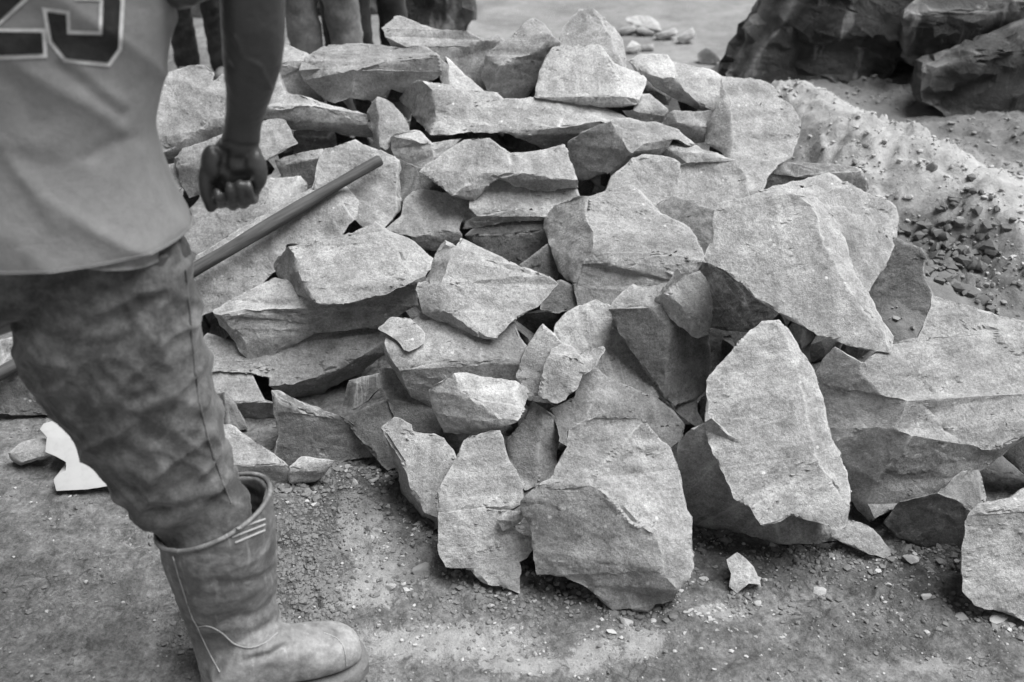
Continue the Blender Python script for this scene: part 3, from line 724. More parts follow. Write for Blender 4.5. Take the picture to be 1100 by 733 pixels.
def build_solid(s, name, mat, edge_len=0.0085, thick=None, rough=1.0, sharp=32, wobble=1.0, ledge=0.0):
    P = s.points(); r = rays(s.px)
    nv = len(P)
    cen = s.px[s.loop].mean(0)
    ext = np.linalg.norm(P.max(0) - P.min(0))
    th = thick if thick else min(0.20, max(0.05, 0.36 * ext))
    rs = random.Random(zlib.crc32(s.label.encode()) % 100000)
    verts = [Vector(p) for p in P]
    ring1 = {}; ring2 = {}
    tm = s.t[s.loop].mean()
    for i in s.loop:
        k = rs.uniform(0.86, 0.97); q = cen + (s.px[i] - cen) * k
        t = 0.5 * s.t[i] + 0.5 * tm
        rr = rays([q])[0]; ring1[i] = len(verts); verts.append(Vector(CAMV + rr * (max(s.t[i] + 0.02, t + th * rs.uniform(0.4, 0.7)))))
    for i in s.loop:
        k = rs.uniform(0.5, 0.7); q = cen + (s.px[i] - cen) * k
        rr = rays([q])[0]; ring2[i] = len(verts); verts.append(Vector(CAMV + rr * (max(s.t[i] * 0.3 + tm * 0.7, tm) + th * rs.uniform(0.9, 1.15))))
    cb = len(verts); verts.append(Vector(CAMV + rays([cen])[0] * (tm + th * 1.15)))
    bm = bmesh.new()
    fk = bm.faces.layers.int.new('k'); back = bm.verts.layers.int.new('back'); el = bm.edges.layers.int.new('crease')
    bv = [bm.verts.new(v) for v in verts]
    def face(ids, k):
        try:
            f = bm.faces.new([bv[i] for i in ids]); f[fk] = k
        except ValueError: pass
    for a, b, c, k in s.tris(): face((a, c, b), k)
    n = len(s.loop)
    for j, i in enumerate(s.loop):
        i2 = s.loop[(j + 1) % n]
        face((i, i2, ring1[i2]), 100 + j // 3); face((i, ring1[i2], ring1[i]), 100 + j // 3)
        face((ring1[i], ring1[i2], ring2[i2]), 200); face((ring1[i], ring2[i2], ring2[i]), 200)
        face((ring2[i], ring2[i2], cb), 201)
    bmesh.ops.recalc_face_normals(bm, faces=bm.faces[:])
    bm.verts.ensure_lookup_table()
    for i in range(nv, len(verts)): bv[i][back] = 1
    # crease edges: between different facets
    for e in bm.edges:
        ks = {f[fk] for f in e.link_faces}
        e[el] = 1 if len(ks) > 1 or e.is_boundary else 0
    L = edge_len * max(0.8, tm / 2.4)
    for it in range(8):
        es = []
        for e in bm.edges:
            lim = L if not (e.verts[0][back] and e.verts[1][back]) else L * 5
            if e.calc_length() > lim * 1.45: es.append(e)
        if not es: break
        bmesh.ops.subdivide_edges(bm, edges=es, cuts=1, use_grid_fill=False)
        bmesh.ops.triangulate(bm, faces=[f for f in bm.faces if len(f.verts) > 3])
    bm.verts.ensure_lookup_table()
    # chip the creases a little, unevenly
    cv = [v for v in bm.verts if any(e[el] for e in v.link_edges)]
    bmesh.ops.smooth_vert(bm, verts=bm.verts[:], factor=0.3, use_axis_x=True, use_axis_y=True, use_axis_z=True)
    bm.normal_update()
    co = np.array([v.co[:] for v in bm.verts]); no = np.array([v.normal[:] for v in bm.verts])
    sd = rs.random() * 7
    d = roughen(co, no, sd, ext) * rough
    if ledge:                                            # blasted, fractured rock: planes of several sizes
        wq = co + 0.06 * np.stack([perlin(co / 0.25), perlin(co / 0.25 + 31), perlin(co / 0.25 + 77)], 1)
        for cs_, am in ((0.42, 0.11), (0.17, 0.045), (0.075, 0.018)):
            f1, f2, h, c = cells(wq * np.array([1, 1, 1.7]) / cs_ + sd)
            d += ledge * am * ((_g[h] * (wq * np.array([1, 1, 1.7]) / cs_ + sd - c)).sum(1) + 0.5 * _g[h][:, 0])
    ed = np.zeros(len(co))
    for v in cv: ed[v.index] = 1
    chip = np.clip(perlin(co / 0.05 + 5 * sd) + 0.1, 0, 1) * ed
    # loosen the ruler-straight rims: shift crease points sideways as well
    wob = np.stack([perlin(co / 0.024 + sd), perlin(co / 0.024 + sd + 50), perlin(co / 0.024 + sd + 90)], 1) * 0.0042 * min(1, ext / 0.25)
    wob += np.stack([perlin(co / 0.07 + sd), perlin(co / 0.07 + sd + 50), perlin(co / 0.07 + sd + 90)], 1) * 0.003 * min(1, ext / 0.3)
    co2 = co + no * (d - wobble * 0.008 * chip * min(1, ext / 0.3))[:, None] + wob * wobble * ed[:, None]
    # paleness near the creases
    near = ed.copy()
    ei = np.array([(e.verts[0].index, e.verts[1].index) for e in bm.edges])
    for _ in range(1):
        w = np.zeros(len(co)); np.maximum.at(w, ei[:, 0], near[ei[:, 1]] * 0.35); np.maximum.at(w, ei[:, 1], near[ei[:, 0]] * 0.35)
        near = np.maximum(near, w)
    for v, c in zip(bm.verts, co2): v.co = c
    me = bpy.data.meshes.new(name); bm.to_mesh(me); bm.free()
    for nm in ('k', 'crease', 'back', 'rim'):
        if nm in me.attributes: me.attributes.remove(me.attributes[nm])
    at = me.attributes.new('edge', 'FLOAT', 'POINT'); at.data.foreach_set('value', near.astype(np.float32))
    me.materials.append(mat)
    me.polygons.foreach_set('use_smooth', np.ones(len(me.polygons), bool))
    me.set_sharp_from_angle(angle=R(sharp))
    o = bpy.data.objects.new(name, me); COL.objects.link(o)
    c = Vector(co2.mean(0)); c.z = co2[:, 2].min()
    set_origin(o, c)
    return o

SPECS = parse(ROCKS)
for sp in SPECS: sp['facets'] = [(az, el - 8 if el <= 26 else el, pts) for az, el, pts in sp['facets']]
SOL = [Solid(sp) for sp in SPECS]
outl = [s.outline() for s in SOL]
for i, s in enumerate(SOL): s.spread_under([o for o in outl[i + 1:]])
DEPTH = np.full((len(GY), len(GX)), 99.0)
DEBUG = False
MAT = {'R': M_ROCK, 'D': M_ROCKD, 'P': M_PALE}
for s in SOL:
    s.solve(pile_t(s.px) + float(s.opt.get('o', 0)))
    r = rays(s.px)
    tg = (CAM_Z - 0.0) / -r[:, 2]                      # where each ray meets the ground
    s.hi = float(np.min(tg / s.t)) + 0.012             # it may not sink below the ground
    s.fix = 'g' in s.opt
    if s.fix:                                          # stands on the ground: its lowest point is there
        i = int(np.argmax(s.px[:, 1])); s.t *= ((0.012 - CAM_Z) / r[i, 2]) / s.t[i]
        s.hi = 1.0
    elif s.hi < 1: s.t *= s.hi; s.hi = 1.0
    s.k = 1.0; s.tm = float(s.t.mean()); s.ra = raster(s)
PAIRS = []
for i, b in enumerate(SOL):
    for f in SOL[i + 1:]:
        ks = [k for k in b.ra if k in f.ra]
        if len(ks) > 3: PAIRS.append((f, b, np.array([f.ra[k] for k in ks]), np.array([b.ra[k] for k in ks])))
for it in range(80):                                   # settle the heap: what covers lies in front, what is covered goes behind it
    worst = 0
    for f, b, fa, ba in PAIRS:
        v = float(np.percentile(fa * f.k - ba * b.k, 88)) + 0.012
        if v <= 0: continue
        worst = max(worst, v)
        push = min(v * 0.55, max(0.0, (b.hi - b.k) * b.tm)) if not b.fix else 0.0
        pull = min(v - push, v * 0.5 if push > v * 0.3 else v * 0.8) if not f.fix else 0.0
        b.k += push / b.tm; f.k -= pull / f.tm
for s in SOL:
    s.t *= s.k; s.ra = raster(s)
    if DEBUG: print('SETTLE %.2f  off %.2f  %s' % ((s.k - 1) * s.tm, float(np.mean(s.t - pile_t(s.px))), s.label))
    for k, d in s.ra.items(): DEPTH[k] = min(DEPTH[k], d)
for s in SOL:
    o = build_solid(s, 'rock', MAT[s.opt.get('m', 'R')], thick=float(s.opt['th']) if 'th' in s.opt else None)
    tag(o, s.label, 'rock', 'rocks of the heap')

# ------------------------------------------------------------------ ground: one sheet to the horizon, fine where it is seen close
def axis(lo, hi, step, far):
    a = list(np.arange(lo, hi + step / 2, step)); d = step
    lo_, hi_ = [a[0]], [a[-1]]
    while hi_[-1] < far: d *= 1.28; hi_.append(hi_[-1] + d)
    d = step
    while lo_[-1] > -far: d *= 1.28; lo_.append(lo_[-1] - d)
    return np.array(lo_[:0:-1] + a + hi_[1:])
def smooth(a, b, x):
    t = np.clip((x - a) / (b - a), 0, 1); return t * t * (3 - 2 * t)
CLODS = [(360, 560, 75, 70), (330, 630, 40, 60), (430, 585, 60, 45), (540, 645, 80, 22), (1010, 600, 60, 30), (860, 605, 70, 18), (960, 665, 90, 40), (250, 640, 60, 60)]
def blob(px, spots):
    o = np.zeros(len(px))
    for x, y, rx, ry in spots:
        o = np.maximum(o, np.exp(-(((px[:, 0] - x) / rx) ** 2 + ((px[:, 1] - y) / ry) ** 2)))
    return o
def ground_z(X, Y, px):
    p = np.stack([X, Y, 0 * X], 1)
    near = smooth(7.0, 3.5, np.hypot(X, Y))
    z = (0.022 * fbm(p / 0.45, 3) + 0.012 * fbm(p / 0.11, 4)) * near
    cl = blob(px, CLODS)
    w = p + 0.03 * np.stack([perlin(p / 0.06), perlin(p / 0.06 + 9), 0 * X], 1)
    f1, f2, h, c = cells(w / 0.045)
    z += near * cl * 0.028 * np.clip(0.6 + 1.2 * perlin(p / 0.12 + 5), 0.1, 1.3) * (1 - f1 * 1.2) * (0.4 + 0.6 * (h % 7) / 6.0)
    rid = 1 - np.abs(fbm(w / 0.10, 4))
    z += near * (0.028 * (rid - 0.8)) * (0.8 + cl)
    z += near * 0.007 * (0.7 - cells(w / 0.028 + 7)[0]) * np.clip(0.3 + 1.5 * perlin(p / 0.16 + 2), 0, 1)
    z += near * 0.0055 * fbm(p / 0.022, 3)
    # shallow boot-worn hollows and cracks in the trampled soil
    z -= near * 0.009 * np.clip(1 - np.abs(perlin(w / 0.21 + 3.1)) * 9, 0, 1) * np.clip(perlin(p / 0.4 + 8) + 0.4, 0, 1)
    return z
xs = axis(-1.3, 1.55, 0.007, 500); ys = axis(1.15, 2.3, 0.007, 500)
GXX, GYY = np.meshgrid(xs, ys)
gx, gy = GXX.ravel(), GYY.ravel()
vis = (gy > 0.6) & (np.abs(gx) < 12)
gpx, gd = project(np.stack([gx, gy, 0 * gx], 1))
gpx[~vis] = -5000
gz = ground_z(gx, gy, gpx)
nx, ny = len(xs), len(ys)
ii = (np.arange(ny - 1)[:, None] * nx + np.arange(nx - 1)[None]).ravel()
gf = np.stack([ii, ii + 1, ii + nx + 1, ii + nx], 1)
def grid_mesh(name, V, Fq, mat, attrs):
    me = bpy.data.meshes.new(name)
    me.vertices.add(len(V)); me.vertices.foreach_set('co', V.astype(np.float32).ravel())
    me.loops.add(len(Fq) * 4); me.loops.foreach_set('vertex_index', Fq.astype(np.int32).ravel())
    me.polygons.add(len(Fq)); me.polygons.foreach_set('loop_start', np.arange(0, len(Fq) * 4, 4, dtype=np.int32))
    me.update(calc_edges=True); me.validate()
    for k, a in attrs.items():
        at = me.attributes.new(k, 'FLOAT', 'POINT'); at.data.foreach_set('value', a.astype(np.float32))
    me.materials.append(mat)
    me.polygons.foreach_set('use_smooth', np.ones(len(me.polygons), bool))
    o = bpy.data.objects.new(name, me); COL.objects.link(o); return o
DUST = [(385, 565, 35, 40), (420, 610, 60, 28), (395, 640, 40, 18), (365, 655, 22, 12), (640, 700, 32, 16), (690, 690, 30, 22), (625, 715, 25, 12), (770, 660, 36, 10),
        (300, 690, 40, 30), (480, 690, 110, 25), (560, 715, 60, 15), (1000, 715, 40, 12), (540, 620, 40, 12), (1080, 665, 25, 12)]
dust = np.maximum(blob(gpx, DUST) * 0.95, blob(gpx, [(120, 585, 90, 35), (70, 650, 60, 30), (200, 590, 50, 30)]) * 0.42)
floor = smooth(3.6, 4.6, gy) * smooth(-1.4, -0.2, gx)
damp = np.clip(blob(gpx, [(700, 600, 300, 45), (340, 540, 75, 60), (960, 610, 120, 40), (320, 640, 40, 50), (900, 690, 160, 30), (230, 680, 60, 40), (640, 640, 120, 30)]) * 0.9, 0, 1)  # moist patches, plus rock shade painted along the heap's foot
ground = grid_mesh('ground', np.stack([gx, gy, gz], 1), gf, M_SOIL, dict(dust=dust, floor=floor, damp=damp))
tag(ground, kind='structure')
def gz_at(x, y):
    i = min(max(np.searchsorted(xs, x) - 1, 0), nx - 2); j = min(max(np.searchsorted(ys, y) - 1, 0), ny - 2)
    return gz[j * nx + i]

# earth and rubble bank under the heap, gap shade put into its colour
fd = [float((CAM_Z) / -rays([(x, 600)])[0][2]) for x in FOOT_X]
FXW = np.interp(np.array(FOOT_X), FOOT_X, [(x - 550) / F * (y * CP + CAM_Z * SP) for x, y in zip(FOOT_X, FOOT_Y)])
bx, by = np.meshgrid(np.arange(-1.9, 1.35, 0.025), np.arange(1.4, 4.5, 0.025))
shp = bx.shape; bx, by = bx.ravel(), by.ravel()
y0 = np.interp(bx, FXW, FOOT_Y) + 0.05
bz = np.minimum.reduce([CREST_Z / (CREST_Y - y0) * (by - y0) - 0.30, (4.2 - by) * 0.7, (bx + 1.0) * 0.8, (1.1 - bx) * 0.8, 0.40 + 0 * bx])
bz += 0.05 * fbm(np.stack([bx, by, 0 * bx], 1) / 0.2, 4)
bz = np.maximum(bz, -0.06)
ii = (np.arange(shp[0] - 1)[:, None] * shp[1] + np.arange(shp[1] - 1)[None]).ravel()
z0 = np.zeros(len(bx))
bank = grid_mesh('earth_bank', np.stack([bx, by, bz], 1), np.stack([ii, ii + 1, ii + shp[1] + 1, ii + shp[1]], 1), M_SOIL, dict(dust=z0, floor=z0, damp=z0 + 1))
tag(bank, kind='structure')

# loose sand heaped up on the right, behind the pile
SX, SY = 0.50, 1.95
sx, sy = np.meshgrid(np.arange(SX, 3.6, 0.0125), np.arange(SY, 5.6, 0.0125))
shp = sx.shape; sx, sy = sx.ravel(), sy.ravel()
def seg_d(x, y, a, b):
    a, b = np.array(a), np.array(b); d = b - a
    t = np.clip(((x - a[0]) * d[0] + (y - a[1]) * d[1]) / (d @ d), 0, 1)
    return np.hypot(x - a[0] - t * d[0], y - a[1] - t * d[1]), t
def sand_z(x, y):
    p = np.stack([x, y, 0 * x], 1)
    top = 0.29 * smooth(0.72, 1.15, x + 0.10 * perlin(p / 0.5)) * smooth(2.1, 2.6, y) * smooth(5.6, 5.0, y)
    r1, t1 = seg_d(x, y, (1.02, 3.85), (1.50, 2.95))
    ridge = 0.22 * np.exp(-(r1 / 0.26) ** 2) * (1 - 0.35 * t1)
    r2, t2 = seg_d(x, y, (1.95, 3.75), (2.05, 3.0))
    ridge2 = 0.05 * np.exp(-(r2 / 0.22) ** 2)
    hol, _ = seg_d(x, y, (1.24, 2.88), (1.40, 2.60))
    top = top + 0.05 * smooth(3.5, 4.9, y) * smooth(0.9, 1.4, x)
    hollow = -0.09 * np.exp(-(hol / 0.16) ** 2)
    w = p + 0.03 * np.stack([perlin(p / 0.07), perlin(p / 0.07 + 9), 0 * x], 1)
    crumb = np.clip(np.exp(-(r1 / 0.34) ** 2) + 0.8 * np.exp(-(r2 / 0.30) ** 2) + np.exp(-(hol / 0.17) ** 2), 0.55, 1)
    crumb = crumb * np.clip(0.8 + 1.1 * perlin(p / 0.22 + 1.7), 0.35, 1.35)
    f1, f2, h, c = cells(w / 0.05)
    g1, g2, h2, c2 = cells(w / 0.024 + 4)
    z = top + ridge + ridge2 + hollow + 0.03 * fbm(p / 0.35, 3)
    on = (top > 0.05)
    z += on * crumb * (0.040 * (0.8 - f1) * ((h % 5) / 4.0) + 0.026 * (0.8 - g1) * ((h2 % 3) / 2.0) + 0.055 * (fbm(w / 0.09, 4)))
    z += 0.004 * fbm(p / 0.03, 3)
    return z - 0.05 * (1 - smooth(0.48, 0.62, x)) - 0.05 * (1 - smooth(1.93, 2.05, y)), crumb, r1, hol
sz, crumb, r1, hol = sand_z(sx, sy)
sz -= 0.06 * ((sx < SX + 0.02) | (sy < SY + 0.02) | (sx > 3.57) | (sy > 5.57))
ii = (np.arange(shp[0] - 1)[:, None] * shp[1] + np.arange(shp[1] - 1)[None]).ravel()
dry = np.clip(1.25 * np.exp(-(r1 / 0.42) ** 2) - 0.9 * np.exp(-(hol / 0.15) ** 2), 0, 1)
sand = grid_mesh('sand_mound', np.stack([sx, sy, sz], 1), np.stack([ii, ii + 1, ii + shp[1] + 1, ii + shp[1]], 1), M_SAND, dict(dry=dry))
tag(sand, kind='structure')

# ------------------------------------------------------------------ the dark boulders and slabs of the quarry behind
BACK = """
@dark leaning boulder with pale streaks at the top right behind the sand|Y=4.45,th=0.8
-42 22: 832,-70 812,0 792,38 781,61 776,78 784,112 806,118 800,84 813,60 838,30 852,0 872,-70
8 4: 872,-70 852,0 838,30 813,60 800,84 806,118 850,122 900,120 940,110 965,80 985,40 1013,0 1040,-70
@dark boulder with a pale rounded top edge in the top right corner|Y=4.35,th=0.6
0 68: 969,20 985,14 1010,10 1036,10 1071,14 1110,6 1160,0 1160,-40 1040,-40 990,-14
0 -8: 969,20 985,14 1010,10 1036,10 1071,14 1110,6 1160,0 1160,40 1100,50 1060,60 1042,70 1020,84 985,84 968,60
@low dark boulder at the right edge above the sand, below the rounded one|Y=4.02,th=0.5
-5 62: 985,64 1005,58 1027,52 1045,40 1100,24 1160,20 1160,52 1100,54 1060,52 1030,62 1005,72
0 5: 985,64 1005,72 1030,62 1060,52 1100,54 1160,52 1160,175 1100,170 1085,162 1059,152 1030,140 990,110
@dark grey upright block behind the top of the pile|Y=5.4,th=0.5
-15 8: 420,-90 482,-90 478,44 420,50
18 8: 482,-90 512,-90 507,12 501,44 478,44
@dark rough bank of rock behind the people at the upper left|Y=7.4,th=0.9
-8 28: 60,-120 250,-120 250,62 150,66 80,66
8 22: 250,-120 450,-120 440,44 340,66 250,62
"""
for sp in parse(BACK):
    s = Solid(sp); Y = float(s.opt['Y']); r = rays(s.px)
    s.solve(Y / r[:, 1])
    o = build_solid(s, 'boulder', M_BOULDER, edge_len=0.022, thick=float(s.opt['th']), rough=2.0, sharp=28, ledge=0.38)
    tag(o, s.label, 'boulder')
SLABS = """
@longest flat slab lying on the quarry floor behind the pile
0 75: 671,19 684,16 698,17 709,25 712,33 700,31 682,24
0 5: 671,19 682,24 700,31 712,33 710,37 698,35 680,28 672,23
@thin flat slab at the left of the slabs on the quarry floor
0 75: 663,32 680,25 684,30 669,35
0 5: 663,32 669,35 684,30 684,33 670,39
@narrow slab lying beneath the longest slab on the quarry floor
0 75: 683,31 690,28 704,35 694,36
0 5: 683,31 694,36 704,35 704,39 694,40 684,35
@pointed slab in the middle of the quarry floor slabs
0 75: 702,37 726,29 729,33 709,40
0 5: 702,37 709,40 729,33 729,37 710,44 703,40
@rightmost slab on the quarry floor behind the pile
0 75: 726,40 744,29 748,35 733,43
0 5: 726,40 733,43 748,35 748,40 734,48 727,44
@small slab nearest the tilted slab, on the quarry floor
0 75: 688,49 702,47 703,51 690,53
0 5: 688,49 690,53 703,51 703,55 690,56
@squarish slab just right of the upright pale rock on the quarry floor
0 75: 672,52 679,43 689,48 681,55
0 5: 672,52 681,55 689,48 689,52 681,59 673,56
@dark lumpy stone on the quarry floor left of the streaked boulder
-20 30: 748,58 758,50 768,56 776,66 762,70 750,68
"""
for ln in SLABS.strip().splitlines():
    pass
for sp in parse(SLABS.replace('\n0', '|\n0', 0) if False else '\n'.join(l + '|' if l[0] == '@' else l for l in SLABS.strip().splitlines())):
    s = Solid(sp); r = rays(s.px)
    i = int(np.argmax(s.px[:, 1])); tg = (0.0 - CAM_Z) / r[i][2]
    s.solve(np.full(len(r), tg))
    s.t *= tg / s.t[i]
    o = build_solid(s, 'flat_stone', M_ROCK if 'lumpy' not in s.label else M_ROCKD, edge_len=0.012, thick=0.07, rough=0.4, wobble=0.5)
    tag(o, s.label, 'rock', 'slabs on the quarry floor')

# ------------------------------------------------------------------ loose stones
def chip_mesh(seed, flat):
    rs = np.random.default_rng(seed)
    bm = bmesh.new(); bmesh.ops.create_icosphere(bm, subdivisions=2, radius=1.0)
    for k in range(9):
        n = rs.normal(size=3); n[2] *= 1.3; n /= np.linalg.norm(n); d = rs.uniform(0.3, 0.62)
        for v in bm.verts:
            q = np.array(v.co[:]); e = q @ n - d
            if e > 0: v.co = q - n * e
    sc = (1.0, rs.uniform(0.55, 0.85), flat * rs.uniform(0.7, 1.2))
    for v in bm.verts: v.co = (v.co.x * sc[0], v.co.y * sc[1], v.co.z * sc[2])
    me = bpy.data.meshes.new('stone_chip'); bm.to_mesh(me); bm.free()
    me.polygons.foreach_set('use_smooth', np.ones(len(me.polygons), bool)); me.set_sharp_from_angle(angle=R(14))
    return me
CHIPS = [chip_mesh(100 + k, f) for k, f in enumerate((0.45, 0.5, 0.6, 0.4, 0.7, 0.55))]
for me in CHIPS: me.materials.append(M_CHIP)
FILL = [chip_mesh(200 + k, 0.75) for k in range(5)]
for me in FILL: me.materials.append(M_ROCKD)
LISTED = [  # photograph x, y, width in pixels, label
 (449, 565, 27, 'pale flat stone chip beside the notched leaning rock'),
 (449, 613, 29, 'pale angular stone chip lying left of the tall front slab\'s foot'),
 (381, 520, 17, 'lumpy white stone chip on the dirt below the narrow wedge'),
 (400, 517, 19, 'long white stone chip just right of the lumpy white one'),
 (374, 501, 11, 'small white chip on the dirt below the dark rock face'),
 (757, 622, 15, 'grey triangular chip right of the big front boulder'),
 (954, 628, 14, 'oval white pebble on the dirt below the pointed sliver rock'),
 (993, 641, 17, 'long pale pebble on the dirt below the shaded wedge rock'),
 (1032, 662, 26, 'grey flat chip left of the lower right rock block\'s foot'),
 (1072, 664, 30, 'pale flat chip at the foot of the lower right rock block'),
 (878, 636, 20, 'thin pale sliver on the open dirt at the lower right'),
 (980, 601, 24, 'rounded earthy stone under the huge right boulder'),
 (996, 680, 14, 'small pale pebble on the dirt at the lower right'),
 (655, 655, 10, 'white pebble touching the big front boulder\'s lower tip'),
 (672, 671, 24, 'pale flat chip just below the big front boulder'),
 (658, 679, 16, 'pale chip below left of the big front boulder\'s tip'),
 (555, 642, 9, 'white pebble at the tall front slab\'s lower corner'),
 (527, 651, 14, 'pale chip below the tall front slab'),
 (584, 700, 9, 'lone pale pebble on the dirt below the front boulder'),
 (549, 676, 10, 'thin tilted chip on the dirt below the tall front slab'),
 (315, 675, 11, 'pale chip in the crumbled soil just above the boot\'s toe'),
 (324, 681, 9, 'white pebble in the crumbled soil above the boot\'s toe'),
 (815, 648, 12, 'pale chip right of the two-faced small stone'),
 (793, 643, 10, 'thin chip below the two-faced small stone'),
 (436, 634, 14, 'pale lump of stone below the pale angular chip'),
 (418, 630, 18, 'rounded pale lump on the dusty dirt left of the tall slab'),
 (1046, 315, 30, 'pale flat flake on the dark clods right of the rough dark rock'),
 (1012, 224, 9, 'tiny white pebble on the smooth sand'),
]
_bv = {}
def bvh(o):
    if o.name not in _bv:
        me = o.data; v = [o.matrix_world @ x.co if False else x.co + o.location for x in me.vertices]
        _bv[o.name] = BVHTree.FromPolygons(v, [tuple(p.vertices) for p in me.polygons])
    return _bv[o.name]
def hit(px, py, objs):
    r = Vector(rays([(px, py)])[0]); L = r.length; r.normalize(); best = None
    for o in objs:
        h = bvh(o).ray_cast(Vector(CAMV), r)
        if h[0] is not None and (best is None or h[3] < best[3]): best = h
    return best
def place_chip(mesh, px, py, wpx, mat=None, sink=0.25):
    h = hit(px, py, (ground, sand))
    if h is None: return None
    p = h[0]; d = (p - Vector(CAMV)).dot(Vector((0, CP, -SP)))
    s = wpx * d / F / 2
    o = bpy.data.objects.new('stone_chip', mesh); COL.objects.link(o)
    o.location = p + Vector((0, 0, s * (0.35 - sink)))
    o.scale = (s, s, s)
    o.rotation_euler = (random.uniform(-0.3, 0.3), random.uniform(-0.3, 0.3), random.choice((0, math.pi)) + random.uniform(-0.5, 0.5))
    return o
for k, (x, y, w, lab) in enumerate(LISTED):
    o = place_chip(CHIPS[k % 6], x, y, w)
    if o: tag(o, lab, 'stone', 'loose stone chips on the dirt')
random.seed(3)
def scatter(n, x, y, rx, ry, lo, hi, lab, grp, sigma=True):
    for k in range(n):
        px = x + (random.gauss(0, rx / 2) if sigma else random.uniform(-rx, rx)); py = y + (random.gauss(0, ry / 2) if sigma else random.uniform(-ry, ry))
        if py > 728: continue
        gi = (int((py - GY[0]) / STEP), int((px - GX[0]) / STEP))
        if DEPTH[gi] < 50: continue
        o = place_chip(random.choice(CHIPS), px, py, random.uniform(lo, hi))
        if o: tag(o, lab, 'stone', grp)
scatter(26, 762, 657, 38, 13, 5, 10, 'small white chip in the loose cluster right of the front boulder\'s foot', 'white chips clustered by the front boulder')
scatter(16, 400, 600, 60, 50, 4, 9, 'small pale chip in the crumbled soil between boot and tall slab', 'pale chips between boot and slab')
scatter(14, 560, 650, 60, 14, 4, 8, 'small pale chip on the dirt in front of the two foremost slabs', 'pale chips before the foremost slabs')
scatter(16, 800, 690, 90, 30, 4, 8, 'small pale chip on the bare dirt at the bottom right', 'pale chips at the bottom right')
# dark stones wedged in the gaps of the heap
hull = [(170, 180), (250, 140), (300, 100), (340, 110), (420, 100), (480, 70), (520, 90), (580, 100), (690, 85), (760, 115), (800, 170), (930, 240), (1000, 330), (1090, 500), (1040, 560), (900, 570), (740, 560), (640, 600), (500, 600), (420, 530), (300, 500), (215, 440), (200, 300)]
cand = [(x, y) for y in range(40, 600, 4) for x in range(170, 1090, 4) if DEPTH[int((y - GY[0]) / STEP), int((x - GX[0]) / STEP)] > 50]
cand = [c for c, m in zip(cand, in_poly(np.array(cand, float), hull)) if m]
random.shuffle(cand); took = []
for x, y in cand:
    if all((x - a) ** 2 + (y - b) ** 2 > 24 ** 2 for a, b in took):
        took.append((x, y))
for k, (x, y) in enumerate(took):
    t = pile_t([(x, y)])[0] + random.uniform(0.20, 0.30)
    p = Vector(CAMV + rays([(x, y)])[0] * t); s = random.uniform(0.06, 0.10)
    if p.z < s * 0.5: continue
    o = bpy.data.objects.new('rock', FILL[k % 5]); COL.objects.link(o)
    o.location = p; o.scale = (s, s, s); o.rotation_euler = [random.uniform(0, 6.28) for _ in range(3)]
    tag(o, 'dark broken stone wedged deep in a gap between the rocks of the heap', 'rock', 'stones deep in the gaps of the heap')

# gravel, crumbs and clods that nobody could count
def crumbs(name, label, pts, size, mat):
    V = []; Fc = []
    base = []
    rs = np.random.default_rng(5)
    bm = bmesh.new(); bmesh.ops.create_icosphere(bm, subdivisions=1, radius=1.0)
    bv_ = np.array([v.co[:] for v in bm.verts]); bf = np.array([[v.index for v in f.verts] for f in bm.faces]); bm.free()
    for p, s in zip(pts, size):
        q = bv_ * (1 + 0.45 * rs.normal(size=(len(bv_), 1)).clip(-1, 1) * 0.6) * np.array([1, rs.uniform(0.6, 1), rs.uniform(0.45, 0.8)]) * s
        a = rs.uniform(0, 6.28); c_, s_ = math.cos(a), math.sin(a)
        q = q @ np.array([[c_, s_, 0], [-s_, c_, 0], [0, 0, 1]])
        Fc.append(bf + len(V) * len(bv_)); V.append(q + np.asarray(p))
    V = np.concatenate(V); Fc = np.concatenate(Fc)
    o = mesh_obj(name, V, Fc, mat, smooth=True, sharp=40)
    tag(o, kind='stuff'); return o
rs = np.random.default_rng(21)
pts = []; szs = []
for x, y, rx, ry in CLODS + [(360, 540, 50, 40), (320, 600, 30, 40), (340, 650, 25, 30)] * 3:
    for _ in range(260):
        px, py = x + rs.normal() * rx * 0.7, y + rs.normal() * ry * 0.7
        if not (455 < py < 760 and -20 < px < 1120): continue
        p = PZ(px, py, 0.0); pts.append((p.x, p.y, gz_at(p.x, p.y) + 0.001)); szs.append(0.002 + 0.006 * rs.random() ** 3)
for _ in range(12000):
    px, py = rs.uniform(-20, 1120), rs.uniform(450, 760)
    p = PZ(px, py, 0.0)
    if rs.random() > 0.45 + 1.2 * perlin(np.array([[p.x / 0.13, p.y / 0.13, 4.2]]))[0]: continue
    pts.append((p.x, p.y, gz_at(p.x, p.y))); szs.append(0.0014 + 0.0065 * rs.random() ** 5)
